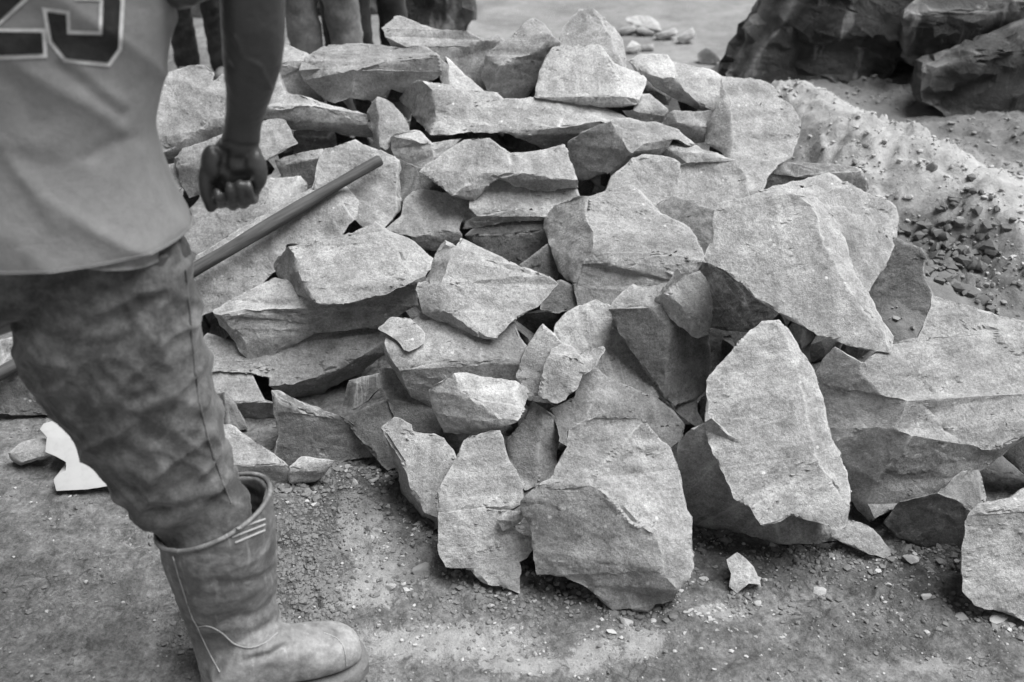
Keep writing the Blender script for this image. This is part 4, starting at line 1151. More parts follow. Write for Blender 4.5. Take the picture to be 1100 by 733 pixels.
# crumbs and spalls heaped against the foot of the rocks
foot_pts = []
for gxi in range(0, len(GX)):
    col = np.nonzero(DEPTH[:, gxi] < 50)[0]
    if len(col) == 0 or not (220 < GX[gxi] < 1110): continue
    yb = GY[col[-1]]
    if yb > 480: foot_pts.append((GX[gxi], yb))
for _ in range(3600):
    x0, yb = foot_pts[rs.integers(len(foot_pts))]
    px, py = x0 + rs.normal() * 4, yb + abs(rs.normal()) * 13 - 5
    p = PZ(px, py, 0.0); pts.append((p.x, p.y, gz_at(p.x, p.y) + 0.001)); szs.append(0.0018 + 0.010 * rs.random() ** 4)
g1 = crumbs('soil_crumbs', '', pts, szs, M_CLOD)
g1['label'] = 'crumbled dark soil and grit strewn over the trampled dirt'
pts = []; szs = []
for _ in range(1500):
    px, py = rs.uniform(-10, 1100), rs.uniform(500, 740)
    if rs.random() > (0.35 if px > 300 else 0.2) + blob(np.array([[px, py]]), DUST)[0]: continue
    p = PZ(px, py, 0.0); pts.append((p.x, p.y, gz_at(p.x, p.y) + 0.001)); szs.append(0.0018 + 0.004 * rs.random() ** 3)
for _ in range(700):
    x0, yb = foot_pts[rs.integers(len(foot_pts))]
    px, py = x0 + rs.normal() * 4, yb + abs(rs.normal()) * 16 - 4
    p = PZ(px, py, 0.0); pts.append((p.x, p.y, gz_at(p.x, p.y) + 0.001)); szs.append(0.0018 + 0.007 * rs.random() ** 3)
g2 = crumbs('gravel', '', pts, szs, M_CHIP)
g2['label'] = 'pale grit and tiny stone crumbs lying on the dirt'
cx = rs.uniform(0.7, 2.9, 16000); cy = rs.uniform(2.1, 4.6, 16000)
cz, ccr, cr1, ch = sand_z(cx, cy)
keep = rs.random(16000) < np.clip(ccr * 0.9 - 0.15, 0, 0.9)
isdry = np.exp(-(cr1 / 0.42) ** 2) > 0.45
cs = 0.003 + 0.011 * rs.random(16000) ** 6
g3 = crumbs('sand_clods', '', np.stack([cx, cy, cz + 0.002], 1)[keep & isdry], cs[keep & isdry], M_SANDCLOD)
g3['label'] = 'pale loose sandy clods and crumbs covering the sand ridge'
g5 = crumbs('damp_sand_clods', '', np.stack([cx, cy, cz + 0.002], 1)[keep & ~isdry], cs[keep & ~isdry], M_DAMPCLOD)
g5['label'] = 'grey crumbs of moist sand on the right of the mound'
hx = rs.normal(1.32, 0.075, 220); hy = rs.normal(2.74, 0.095, 220)
hz, _, _, _ = sand_z(hx, hy)
g4 = crumbs('soil_clods', '', np.stack([hx, hy, hz + 0.006], 1), 0.008 + 0.022 * rs.random(260) ** 2, M_CLOD)
g4['label'] = 'dark moist clods piled in the hollow right of the rocks'

# ------------------------------------------------------------------ cloth, skin, rubber, wood
def cloth_material(name, base, worn, weave=900.0, scale=7.0, lo=0.42, hi=0.62, mott=0.26, stain=0.5):
    m = NT(name, 0.95, 0.15)
    v, r = m.offset(m.coord())
    a = m.ramp(m.noise(v, scale, 6, 0.75, 0.15), [(lo, 0), (hi, 1)])
    c = m.mix(a, base, worn)
    c = m.math('MULTIPLY', c, m.mix(m.ramp(m.noise(v, 45.0, 5, 0.75), [(0.3, 0), (0.7, 1)]), 1 - mott, 1 + mott))
    mp = m.n('Mapping'); mp.inputs['Scale'].default_value = (1, 1, 0.3); m.l(v, mp.inputs[0])
    thr = m.noise(mp.outputs[0], weave, 2, 0.6)
    c = m.math('MULTIPLY', c, m.mix(thr, 0.8, 1.2))
    st = m.ramp(m.noise(v, 5.0, 6, 0.75, 0.2), [(0.54, 0), (0.70, 1)])
    c = m.math('MULTIPLY', c, m.mix(m.math('MULTIPLY', st, stain), 1.0, 0.55))
    m.color(c)
    nb = m.bump(m.noise(v, 22.0, 5, 0.6, 0.2), 0.4, 0.008)
    nb = m.bump(thr, 0.35, 0.0015, nb)
    m.normal(nb)
    m.b.inputs['Sheen Weight'].default_value = 0.15
    return m.m
M_JERSEY = cloth_material('faded_jersey', 0.205, 0.235, 1400.0, 5.0, mott=0.10, stain=0.28)
M_TROUSER = cloth_material('dusty_work_trousers', 0.055, 0.16, 800.0, 13.0, 0.42, 0.66)
M_HEMSHIRT = cloth_material('undershirt', 0.21, 0.26, 1400.0)
M_TRGREY = cloth_material('grey_trousers', 0.12, 0.20, 900.0)
M_TRDARK = cloth_material('dark_trousers', 0.020, 0.04, 900.0)
M_TRBLACK = cloth_material('black_trousers', 0.018, 0.032, 900.0)
M_SHIRT = cloth_material('plain_shirt', 0.10, 0.16, 1200.0)
M_PRINT = cloth_material('number_print_black', 0.018, 0.03, 1400.0, 30.0)
M_OUTLINE = cloth_material('number_print_white', 0.55, 0.62, 1400.0, 30.0)
def skin_material():
    m = NT('dark_skin', 0.36, 0.5); v = m.coord()
    c = m.mix(m.noise(v, 18.0, 4, 0.6), 0.030, 0.050)
    c = m.math('MULTIPLY', c, m.mix(m.noise(v, 160.0, 4, 0.7), 0.8, 1.2))
    m.color(c); nb = m.bump(m.noise(v, 60.0, 5, 0.65), 0.3, 0.003); m.normal(m.bump(m.voro(v, 420.0), 0.25, 0.0008, nb)); return m.m
M_SKIN = skin_material()
M_HAIR = grain_material('short_black_hair', 0.008, 0.015)
def rubber_material():
    m = NT('dusty_rubber', 0.55, 0.4); v = m.coord()
    # dried mud and dust sticking to the rubber
    d = m.ramp(m.noise(v, 11.0, 6, 0.72, 0.9), [(0.40, 0), (0.66, 1)])
    d2 = m.ramp(m.noise(v, 60.0, 5, 0.75), [(0.35, 0), (0.7, 1)])
    d = m.math('MAXIMUM', m.math('MULTIPLY', d, 0.75), m.attr('dusty'))
    c = m.mix(d, 0.09, m.mix(d2, 0.20, 0.34))
    mp = m.n('Mapping'); mp.inputs['Scale'].default_value = (1, 1, 0.12); m.l(v, mp.inputs[0])
    scr = m.ramp(m.noise(mp.outputs[0], 70.0, 3, 0.6), [(0.60, 0), (0.70, 1)])
    c = m.mix(m.math('MULTIPLY', scr, 0.35), c, 0.36)
    c = m.math('MULTIPLY', c, m.mix(m.ramp(m.noise(v, 28.0, 6, 0.75), [(0.3, 0), (0.7, 1)]), 0.6, 1.35))
    m.color(c)
    m.l(m.mix(d, 0.42, 0.85), m.b.inputs['Roughness'])
    nb = m.bump(m.noise(v, 16.0, 4, 0.6, 0.6), 0.3, 0.008)
    m.normal(m.bump(d2, 0.3, 0.0015, nb)); return m.m
M_RUBBER = rubber_material()
M_SOLE = grain_material('worn_sole', 0.10, 0.20, 0.8)
M_STRIPE = grain_material('pale_rubber_trim', 0.26, 0.36, 0.6)
def wood_material():
    m = NT('weathered_wood', 0.75, 0.3); v = m.coord()
    mp = m.n('Mapping'); mp.inputs['Scale'].default_value = (40, 40, 2.5); m.l(v, mp.inputs[0])
    g = m.noise(mp.outputs[0], 3.0, 5, 0.6, 0.5)
    c = m.mix(m.ramp(g, [(0.3, 0), (0.7, 1)]), 0.035, 0.085)
    c = m.math('MULTIPLY', c, m.mix(m.noise(v, 12.0, 4, 0.7), 0.65, 1.35))
    m.color(c); m.normal(m.bump(g, 0.4, 0.002)); return m.m
M_WOOD = wood_material()
def board_material():
    m = NT('white_plastic_sheet', 0.45, 0.4); v = m.coord()
    c = m.math('MULTIPLY', m.mix(m.noise(v, 8.0, 5, 0.7), 0.30, 0.39), m.mix(m.ramp(m.noise(v, 40.0, 5, 0.75), [(0.2, 0), (0.5, 1)]), 0.85, 1.0))
    m.color(c); m.normal(m.bump(m.noise(v, 9.0, 3), 0.2, 0.006)); return m.m
M_BOARD = board_material()

# ------------------------------------------------------------------ lofts
def catmull(P, n):
    P = np.asarray(P, float); k = len(P); u = np.linspace(0, k - 1, n); i = np.clip(u.astype(int), 0, k - 2); f = (u - i)[:, None]
    g = lambda j: P[np.clip(j, 0, k - 1)]
    a, b, c, d = g(i - 1), g(i), g(i + 1), g(i + 2)
    return 0.5 * (2 * b + (c - a) * f + (2 * a - 5 * b + 4 * c - d) * f * f + (3 * b - a - 3 * c + d) * f ** 3)
def loft(C, A, B, rings=40, seg=32, power=2.0):
    """elliptical cross-sections: centre, half-width vector, half-depth vector"""
    C, A, B = catmull(C, rings), catmull(A, rings), catmull(B, rings)
    th = np.linspace(0, 2 * math.pi, seg, endpoint=False)
    ct, st = np.cos(th), np.sin(th)
    e = 2.0 / power
    ct = np.sign(ct) * np.abs(ct) ** e; st = np.sign(st) * np.abs(st) ** e
    return C[:, None] + A[:, None] * ct[None, :, None] + B[:, None] * st[None, :, None]
def ring_faces(n, m, cap0=True, cap1=True, off=0):
    f = []
    for i in range(n - 1):
        for j in range(m):
            k = (j + 1) % m
            f.append((off + i * m + j, off + i * m + k, off + (i + 1) * m + k, off + (i + 1) * m + j))
    if cap0: f.append(tuple(off + j for j in range(m))[::-1])
    if cap1: f.append(tuple(off + (n - 1) * m + j for j in range(m)))
    return f
class Parts:
    def __init__(s): s.V = []; s.F = []; s.n = 0
    def add(s, grid, cap0=True, cap1=True):
        n, m, _ = grid.shape; s.F += ring_faces(n, m, cap0, cap1, s.n); s.V.append(grid.reshape(-1, 3)); s.n += n * m
    def tube(s, pts, rad, rings=None, seg=18, flat=None):
        pts = np.asarray(pts, float); rad = np.asarray(rad, float)
        T = np.gradient(pts, axis=0); T /= np.linalg.norm(T, axis=1)[:, None]
        ref = np.array([0.0, 0, 1]) if abs(T[0][2]) < 0.8 else np.array([1.0, 0, 0])
        A = np.cross(T, ref); A /= np.linalg.norm(A, axis=1)[:, None]; B = np.cross(T, A)
        fl = 1.0 if flat is None else flat
        # rounded ends
        e0 = pts[0] - T[0] * rad[0] * 0.6; e1 = pts[-1] + T[-1] * rad[-1] * 0.6
        P = np.vstack([e0, pts, e1]); Rr = np.concatenate([[rad[0] * 0.45], rad, [rad[-1] * 0.45]])
        A = np.vstack([A[:1], A, A[-1:]]) * Rr[:, None]; B = np.vstack([B[:1], B, B[-1:]]) * Rr[:, None] * fl
        s.add(loft(P, A, B, rings or max(12, 5 * len(P)), seg))
    def ball(s, c, r):
        c = np.asarray(c, float); r = np.asarray(r, float) * np.ones(3)
        ph = np.linspace(0.06, math.pi - 0.06, 18); th = np.linspace(0, 2 * math.pi, 24, endpoint=False)
        g = np.stack([np.sin(ph)[:, None] * np.cos(th)[None], np.sin(ph)[:, None] * np.sin(th)[None], np.cos(ph)[:, None] * np.ones(24)[None]], 2)
        s.add(c + g * r)
    def remesh(s, voxel, smooth_it=3):
        me = bpy.data.meshes.new('tmp'); me.from_pydata([tuple(v) for v in np.concatenate(s.V)], [], s.F); me.update()
        bm = bmesh.new(); bm.from_mesh(me); bmesh.ops.recalc_face_normals(bm, faces=bm.faces[:]); bm.to_mesh(me); bm.free()
        ob = bpy.data.objects.new('tmp', me); COL.objects.link(ob)
        md = ob.modifiers.new('r', 'REMESH'); md.mode = 'VOXEL'; md.voxel_size = voxel
        if smooth_it:
            sm = ob.modifiers.new('s', 'SMOOTH'); sm.factor = 0.5; sm.iterations = smooth_it
        dg = bpy.context.evaluated_depsgraph_get()
        out = bpy.data.meshes.new_from_object(ob.evaluated_get(dg))
        bpy.data.objects.remove(ob, do_unlink=True); bpy.data.meshes.remove(me)
        return out
def as_obj(name, me, mat, parent=None):
    me.materials.clear(); me.materials.append(mat); me.name = name
    me.polygons.foreach_set('use_smooth', np.ones(len(me.polygons), bool))
    o = bpy.data.objects.new(name, me); COL.objects.link(o)
    if parent: o.parent = parent; o.matrix_parent_inverse = parent.matrix_world.inverted()
    return o
def get_vn(me):
    n = len(me.vertices); v = np.zeros(n * 3, np.float32); me.vertices.foreach_get('co', v)
    nn = np.zeros(n * 3, np.float32); me.vertices.foreach_get('normal', nn)
    return v.reshape(-1, 3).astype(float), nn.reshape(-1, 3).astype(float)
def displace(me, d):
    v, n = get_vn(me); v = v + n * d[:, None]
    me.vertices.foreach_set('co', v.astype(np.float32).ravel()); me.update()
def line_d(px, a, b):
    a, b = np.array(a, float), np.array(b, float); d = b - a
    t = np.clip(((px - a) @ d) / (d @ d), 0, 1); q = a + t[:, None] * d
    return np.hypot(*(px - q).T), t
def crease(px, pts, width, depth):
    """a pulled fold along a line: a valley with a soft ridge beside it"""
    o = np.zeros(len(px))
    for a, b in zip(pts[:-1], pts[1:]):
        r, t = line_d(px, a, b); o = np.maximum(o, np.exp(-(r / width) ** 2))
    return -depth * o
def sect(L, Rr, Y, ratio, tang=None):
    """cross-section from its left and right edge in the photograph, at distance Y"""
    l, r = np.array(PY(*L, Y)), np.array(PY(*Rr, Y))
    c = (l + r) / 2; a = (r - l) / 2
    return c, a, ratio
def sections(rows, rings=40, seg=36, power=2.0):
    C, A, Q = zip(*[sect(*r) for r in rows]); C, A = np.array(C), np.array(A)
    T = np.gradient(C, axis=0); B = np.cross(A, T); B /= np.linalg.norm(B, axis=1)[:, None]
    B = B * (np.linalg.norm(A, axis=1) * np.array(Q))[:, None]
    return loft(C, A, B, rings, seg, power)

# ------------------------------------------------------------------ the worker in the left foreground
WY = 1.42
wb = PY(150, 640, WY)
worker = empty('person', (wb.x, wb.y, 0))
bpy.context.view_layer.update()
tag(worker, 'worker in numbered jersey, dusty trousers and rubber boots standing with his back turned, fist closed', 'person')
def W(px, py, dy=0.0): return np.array(PY(px, py, WY + dy))
sh_z = 1.42; tc = W(42, 0)[0]
body = Parts()
body.add(loft([(tc, WY, 0.86), (tc, WY, 1.0), (tc, WY, 1.2), (tc, WY, 1.38), (tc, WY, 1.47)], [(.12, 0, 0), (.10, 0, 0), (.105, 0, 0), (.15, 0, 0), (.07, 0, 0)], [(0, .085, 0), (0, .075, 0), (0, .085, 0), (0, .085, 0), (0, .05, 0)]))
body.tube([(tc, WY, 1.44), (tc, WY + .01, 1.50), (tc, WY + .02, 1.56)], [.062, .057, .058])
hc = np.array([tc, WY + .035, 1.655])
body.ball(hc, (.078, .098, .115)); body.ball(hc + (0, .035, -.055), (.058, .060, .065))
body.ball(hc + (0, .105, -.02), (.014, .018, .022)); body.ball(hc + (0, .088, -.062), (.026, .012, .010))
for s_ in (-1, 1):
    body.ball(hc + (s_ * .080, -.005, -.015), (.010, .022, .032)); body.ball(hc + (s_ * .03, .090, .008), (.014, .010, .009))
# right arm: shoulder, elbow, forearm traced to the wrist
body.tube([(tc + .17, WY, 1.40), (tc + .215, WY + .01, 1.30), W(266, -45, .03)], [.055, .050, .047])
body.add(sections([((243, -60), (300, -60), WY + .03, .95), ((238, -25), (306, -25), WY + .03, .92), ((237, 5), (306, 8), WY + .035, .95), ((238, 30), (306, 34), WY + .04, .95),
                   ((240, 65), (303, 68), WY + .05, .92), ((243, 98), (292, 104), WY + .06, .88), ((242, 125), (282, 132), WY + .07, .80), ((238, 146), (279, 152), WY + .075, .72), ((234, 158), (280, 162), WY + .08, .62)], 60, 36))
# the hand: palm turned back, thumb down its inner side, fingers curled in
HY = .085
body.add(sections([((236, 148), (278, 152), WY + HY, .62), ((226, 162), (282, 168), WY + HY, .55), ((220, 178), (286, 182), WY + HY, .50), ((221, 194), (285, 197), WY + HY + .008, .44), ((226, 208), (279, 208), WY + HY + .014, .36)], 30, 30, 2.4))
body.ball(W(229, 176, HY - .018), (.019, .018, .030))              # ball of the thumb
body.ball(W(275, 182, HY - .014), (.018, .017, .034))              # heel of the hand
for x, w, l, dx, ty in ((236, .0082, .95, 1, 207), (249, .0086, 1.06, 1, 200), (262, .0083, .96, 0, 196), (273, .0072, .72, -1, 198)):
    body.tube([W(x, 200, HY + .022), W(x, 200 + 14 * l, HY + .016), W(x + dx, 203 + 17 * l, HY - .010), W(x - 2 + dx * 2, 207 + 7 * l, HY - .034), W(x - 4 + dx * 2, ty + 4, HY - .042), W(x - 5 + dx * 2, ty - 3, HY - .036)],
              [w * 1.05, w * 1.12, w * 1.05, w, w * .95, w * .8], seg=14)
body.tube([W(228, 172, HY - .012), W(221, 188, HY - .022), W(221, 205, HY - .024), W(227, 224, HY - .020)], [.014, .0115, .0105, .0085], seg=14)
# left arm hanging
body.tube([(tc - .17, WY, 1.40), (tc - .23, WY + .01, 1.28), (tc - .26, WY + .03, 1.12)], [.055, .050, .043])
body.tube([(tc - .26, WY + .03, 1.12), (tc - .265, WY + .06, 1.00), (tc - .26, WY + .09, .87)], [.043, .042, .028])
lh = np.array([tc - .26, WY + .095, .80])
body.ball(lh + (0, 0, .03), (.022, .040, .050))
for k in range(4): body.tube([lh + (0, -.03 + .02 * k, .0), lh + (.004, -.032 + .021 * k, -.04), lh + (.018, -.032 + .021 * k, -.065)], [.0095, .009, .0075], seg=12)
body.tube([lh + (.005, .04, .045), lh + (.012, .058, .015), lh + (.018, .060, -.012)], [.012, .0105, .009], seg=12)
# legs down into the boots
RK, RF = W(150, 440), W(225, 585)
LH = np.array([tc - .10, WY, .86]); LK = np.array([tc - .42, WY + .06, .64]); LF = np.array([tc - .64, WY + .02, .16])
body.tube([(tc + .07, WY, .88), RK, RF, W(252, 690)], [.075, .055, .045, .038])
body.tube([LH, LK, LF], [.075, .055, .042])
bme = body.remesh(0.0030, 3)
v, n = get_vn(bme); px, _ = project(v)
arm = (px[:, 0] > 205) & (px[:, 0] < 320) & (px[:, 1] < 240) & (v[:, 2] > .85)
d = np.zeros(len(v))
d += arm * crease(px, [(246, 70), (262, 88), (285, 92)], 4, .002)      # tendons and a vein
d += arm * -crease(px, [(252, 40), (262, 62), (280, 72), (290, 95)], 3.0, .0022)
d += arm * crease(px, [(240, 152), (258, 158), (278, 157)], 3.0, .0022)
d += arm * crease(px, [(238, 180), (250, 190), (268, 188)], 5, .004)
d += arm * crease(px, [(242, 165), (240, 182), (236, 198)], 4, .005)
d += arm * 0.0012 * fbm(v / 0.02, 3)
displace(bme, d)
body_o = as_obj('body', bme, M_SKIN, worker)
hp = Parts(); hp.ball(hc + (0, -.012, .022), (.083, .098, .104)); as_obj('hair', hp.remesh(.008, 2), M_HAIR, body_o)

# trousers
tr = Parts()
tr.add(loft([(tc, WY, .80), (tc, WY, .90), (tc, WY, 1.0), (tc, WY, 1.08)], [(.15, 0, 0), (.15, 0, 0), (.125, 0, 0), (.115, 0, 0)], [(0, .105, 0), (0, .11, 0), (0, .10, 0), (0, .08, 0)], 20, 36))
tr.add(sections([((34, 268), (180, 258), WY, .66), ((24, 318), (202, 284), WY, .70), ((22, 372), (212, 325), WY - .01, .70), ((54, 425), (220, 375), WY - .015, .70), ((87, 473), (231, 425), WY - .02, .70),
                 ((118, 515), (243, 470), WY - .02, .70), ((142, 545), (253, 510), WY - .02, .70), ((164, 561), (266, 535), WY - .02, .74), ((178, 580), (271, 560), WY - .02, .78), ((190, 600), (274, 588), WY - .02, .76)], 70, 40, 2.2))
def T3(p, r): return p, r
tr.add(loft([LH + (0, 0, .06), LH + (-.02, 0, -.04), (LH + LK) / 2 + (0, 0, -.0), LK, (LK + LF) / 2, LF + (0, 0, .14)], [(.10, 0, .03), (.105, 0, .04), (.10, 0, .035), (.092, 0, .03), (.085, 0, .02), (.07, 0, .02)], [(0, .11, 0), (0, .115, 0), (0, .105, 0), (0, .095, 0), (0, .088, 0), (0, .075, 0)], 50, 36))
tme = tr.remesh(0.0055, 4)
v, n = get_vn(tme); px, _ = project(v)
front = n[:, 1] < 0.25
q = v @ np.array([[.80, .3, -.52], [-.1, 1, .0], [.55, .2, .81]])
fold = 1 - np.abs(perlin(q / np.array([.16, .12, .055]) + 3))
q2 = v @ np.array([[.6, .2, .75], [0, 1, 0], [-.75, .2, .6]])
fold2 = 1 - np.abs(perlin(q2 / np.array([.15, .15, .05]) + 11))
d = 0.016 * (fold ** 4 - .4) + 0.008 * (fold2 ** 5 - .3) + 0.003 * fbm(v / .05, 3)
for pts, w, dep in (([(118, 440), (140, 433), (160, 424)], 5, .010), ([(80, 392), (92, 410), (106, 428)], 5, .009), ([(96, 374), (118, 374), (140, 364)], 5, .008), ([(60, 330), (90, 345), (130, 342)], 6, .008),
                    ([(118, 448), (150, 450), (185, 440)], 5, .006), ([(190, 442), (182, 480), (176, 520)], 5, .006), ([(206, 360), (208, 420), (214, 470)], 4, .007), ([(88, 440), (110, 470), (150, 500)], 6, .008),
                    ([(185, 330), (160, 350), (140, 380)], 6, .007), ([(212, 300), (190, 320), (150, 322)], 5, .007), ([(150, 553), (190, 548), (240, 532)], 4, .010), ([(140, 528), (180, 530), (230, 512)], 5, .008), ([(30, 300), (34, 340), (24, 370)], 8, .014)):
    d += front * crease(px, pts, w * 1.25, dep * .6)
    d += front * -crease(px + np.array([0, w * 2.3]), pts, w * 1.7, dep * .4)
d = d * .75 - .004 - .022 * smooth(.86, .95, v[:, 2])
displace(tme, d)
tr_o = as_obj('trousers', tme, M_TROUSER, worker)
tb = BVHTree.FromPolygons([tuple(x.co) for x in tme.vertices], [tuple(p_.vertices) for p_ in tme.polygons])
sv = []
for x, y in catmull([(199, 290), (203, 330), (208, 380), (214, 430), (226, 480), (240, 520), (248, 540)], 40):
    r_ = Vector(rays([(x, y)])[0]).normalized(); h_ = tb.ray_cast(Vector(CAMV), r_)
    if h_[0] is not None: sv.append(np.array(h_[0]))
if len(sv) > 4:
    ps = Parts(); ps.tube(sv, [.0022] * len(sv), rings=120, seg=8)
    me_ = bpy.data.meshes.new('side_seam'); me_.from_pydata([tuple(x) for x in np.concatenate(ps.V)], [], ps.F); me_.update(); as_obj('side_seam', me_, M_TROUSER, tr_o)
# jersey
edge = [(188, -240), (187, -150), (185, -60), (183, 0), (180, 25), (175, 60), (168, 100), (160, 138), (163, 158), (172, 185), (184, 212), (195, 238), (196, 248)]
C, A, B = [(tc, WY, 1.50), (tc, WY, 1.475)], [(.085, 0, 0), (.15, 0, -.01)], [(0, .075, 0), (0, .10, 0)]
for i, (x, y) in enumerate(edge):
    e = W(x, y); cc = W(42, y)
    if e[2] > 1.44: continue
    C.append((cc[0], WY, e[2])); A.append((e[0] - cc[0], 0, 0)); B.append((0, np.interp(e[2], [.93, 1.0, 1.1, 1.3, 1.45], [.150, .142, .125, .128, .105]), 0))
g = loft(C, A, B, 110, 120, 2.3)
nr, ns, _ = g.shape; V = g.reshape(-1, 3)
jm = bpy.data.meshes.new('jersey'); jm.from_pydata([tuple(x) for x in V], [], ring_faces(nr, ns, True, False)); jm.update()
bm = bmesh.new(); bm.from_mesh(jm); bmesh.ops.recalc_face_normals(bm, faces=bm.faces[:]); bm.to_mesh(jm); bm.free()
v, n = get_vn(jm); px, _ = project(v); fr = n[:, 1] < 0.3
q = v @ np.array([[.75, 0, .66], [0, 1, 0], [-.66, 0, .75]])
d = 0.008 * ((1 - np.abs(perlin(q / np.array([.30, .25, .10]) + 9))) ** 3 - .5) + .003 * fbm(v / .09, 3)
d = np.maximum(d, -.003) + .003
FOLD = [(70, 72), (100, 98), (130, 122)]
d += fr * crease(px, FOLD, 6, .0035) - fr * crease(px + [0, 12], FOLD, 8, .0035)
d += fr * -crease(px, [(-5, 145), (30, 195), (65, 245)], 4, .0035)
d += fr * crease(px, [(140, 147), (120, 152), (96, 168)], 7, .003)
d += fr * crease(px, [(5, 85), (25, 118), (40, 135)], 12, .006)
displace(jm, d)
jersey = as_obj('jersey', jm, M_JERSEY, worker)
md = jersey.modifiers.new('thickness', 'SOLIDIFY'); md.thickness = .003; md.offset = -1
for s_, el_ in ((1, W(262, -95, .03)), (-1, np.array([tc - .245, WY + .02, 1.20]))):
    sp = Parts(); a0 = np.array([tc + s_ * .13, WY, 1.41])
    sp.tube([a0, (a0 + el_) / 2 + (s_ * .015, 0, .03), el_], [.075, .078, .075], seg=28)
    as_obj('sleeve', sp.remesh(.008, 2), M_JERSEY, jersey)
# the shirt tail under the jersey's hem
C2 = [(tc, WY, .995), (tc + .004, WY, .958), (tc + .006, WY, .933)]
rx = W(186, 250)[0] - tc
g = loft(C2, [(rx - .030, 0, -.02), (rx - .020, 0, -.028), (rx - .012, 0, -.036)], [(0, .112, 0), (0, .122, 0), (0, .128, 0)], 24, 96, 2.3)
um = bpy.data.meshes.new('shirt_tail'); um.from_pydata([tuple(x) for x in g.reshape(-1, 3)], [], ring_faces(24, 96, False, False)); um.update()
ut = as_obj('shirt_tail', um, M_HEMSHIRT, worker); md = ut.modifiers.new('thickness', 'SOLIDIFY'); md.thickness = .003
# hem stitching band
for dz, nm in ((0, 'hem'), (3, 'hem_stitch')):
    ring_ = get_vn(jm)[0].reshape(nr, ns, 3)[nr - 1 - dz] + (0, 0, .001)
    c_ = ring_.mean(0); ring_ = c_ + (ring_ - c_) * (1.004 if dz else 1.0)
    ph = Parts(); ph.tube(np.vstack([ring_, ring_[:2]]), [.0017 if not dz else .0009] * (ns + 2), rings=240, seg=8)
    me_ = bpy.data.meshes.new(nm); me_.from_pydata([tuple(x) for x in np.concatenate(ph.V)], [], ph.F); me_.update(); as_obj(nm, me_, M_JERSEY, jersey)
# the number on the back: flat print following the cloth
jb = BVHTree.FromPolygons([tuple(x.co) for x in jm.vertices], [tuple(p.vertices) for p in jm.polygons])
def inset(poly, k):
    P = np.array(poly, float); n_ = len(P); out = []
    ar = 0.5 * np.sum(P[:, 0] * np.roll(P[:, 1], -1) - np.roll(P[:, 0], -1) * P[:, 1]); sg = 1 if ar > 0 else -1
    for i in range(n_):
        a, b, c = P[i - 1], P[i], P[(i + 1) % n_]
        d1, d2 = b - a, c - b; d1 /= np.hypot(*d1); d2 /= np.hypot(*d2)
        n1, n2 = sg * np.array([-d1[1], d1[0]]), sg * np.array([-d2[1], d2[0]])
        m_ = n1 + n2; den = max(.35, 1 + n1 @ n2); out.append(b + m_ * k / den)
    return out
def print_patch(name, poly, lift, mat):
    bm = bmesh.new(); f = bm.faces.new([bm.verts.new((x, y, 0)) for x, y in poly])
    bm.normal_update(); bmesh.ops.triangulate(bm, faces=[f])
    for _ in range(6):
        es = [e for e in bm.edges if e.calc_length() > 5]
        if not es: break
        bmesh.ops.subdivide_edges(bm, edges=es, cuts=1); bmesh.ops.triangulate(bm, faces=[x for x in bm.faces if len(x.verts) > 3])
    for v_ in bm.verts:
        r = Vector(rays([(v_.co.x, v_.co.y)])[0]).normalized()
        h = jb.ray_cast(Vector(CAMV), r)
        if h[0] is None: h = (Vector(W(v_.co.x, v_.co.y, -.12)), Vector((0, -1, 0)))
        v_.co = h[0] - r * lift
    bmesh.ops.recalc_face_normals(bm, faces=bm.faces[:])
    me = bpy.data.meshes.new(name); bm.to_mesh(me); bm.free()
    return as_obj(name, me, mat, jersey)
THREE = [(45, 8), (75, 12), (76, 33), (106, 34), (107, 1), (80, 0), (80, -28), (107, -28), (107, -60), (76, -60), (75, -40), (45, -40), (48, -75), (66, -97), (118, -97), (133, -78), (133, -30), (124, -14), (134, 0), (131, 54), (118, 72), (69, 67), (52, 46)]
TWO = [(-43, 66), (-43, 25), (5, -12), (10, -20), (10, -60), (-14, -60), (-16, -38), (-43, -38), (-43, -75), (-28, -97), (28, -97), (42, -78), (42, -18), (30, 0), (-5, 31), (49, 31), (51, 62)]
for dg_ in (TWO, THREE):
    a = print_patch('number_outline', dg_, .0015, M_OUTLINE)
    b = print_patch('number', inset(dg_, 4.2), .0030, M_PRINT)

# rubber boots
def boot(rows, foot, sole_z, flip=1, detail=False):
    """shaft sections from the photograph, then the foot as sections along its length"""
    p = Parts()
    cn = rows.mean(1, keepdims=True); k = int(len(rows) * .45)
    inner = cn[:k] + (rows[:k] - cn[:k]) * .90
    p.add(np.concatenate([rows[::-1], inner]))            # a hollow shaft: up the outside, over the rim, down the inside
    h_, t_ = foot                                            # heel and toe on the ground
    ax = (t_ - h_); L = np.linalg.norm(ax); ax = ax / L; side = np.array([ax[1], -ax[0], 0]); up = np.array([0, 0, 1.0])
    prof = [(0.00, .026, .040, .045), (0.06, .034, .052, .062), (0.20, .038, .062, .085), (0.36, .040, .066, .098), (0.50, .043, .056, .088), (0.64, .046, .046, .074), (0.78, .047, .041, .063), (0.90, .041, .037, .054), (0.97, .029, .030, .043), (1.0, .016, .020, .030)]
    prof = [(a, w * 1.16, q_, hh * 1.32) for a, w, q_, hh in prof]
    C = [h_ + ax * L * a + up * (hh * .5 + .018) for a, w, q_, hh in prof]
    A = [side * w for a, w, q_, hh in prof]; B = [up * hh * .5 for a, w, q_, hh in prof]
    p.add(loft(C, A, B, 50, 32, 2.5))
    return p, (h_, t_, ax, side, L)
toe = np.array(PZ(388, 708, 0.0)); heel = np.array(PZ(240, 754, 0.0))
heel = toe + (heel - toe) / np.linalg.norm(heel - toe) * .285
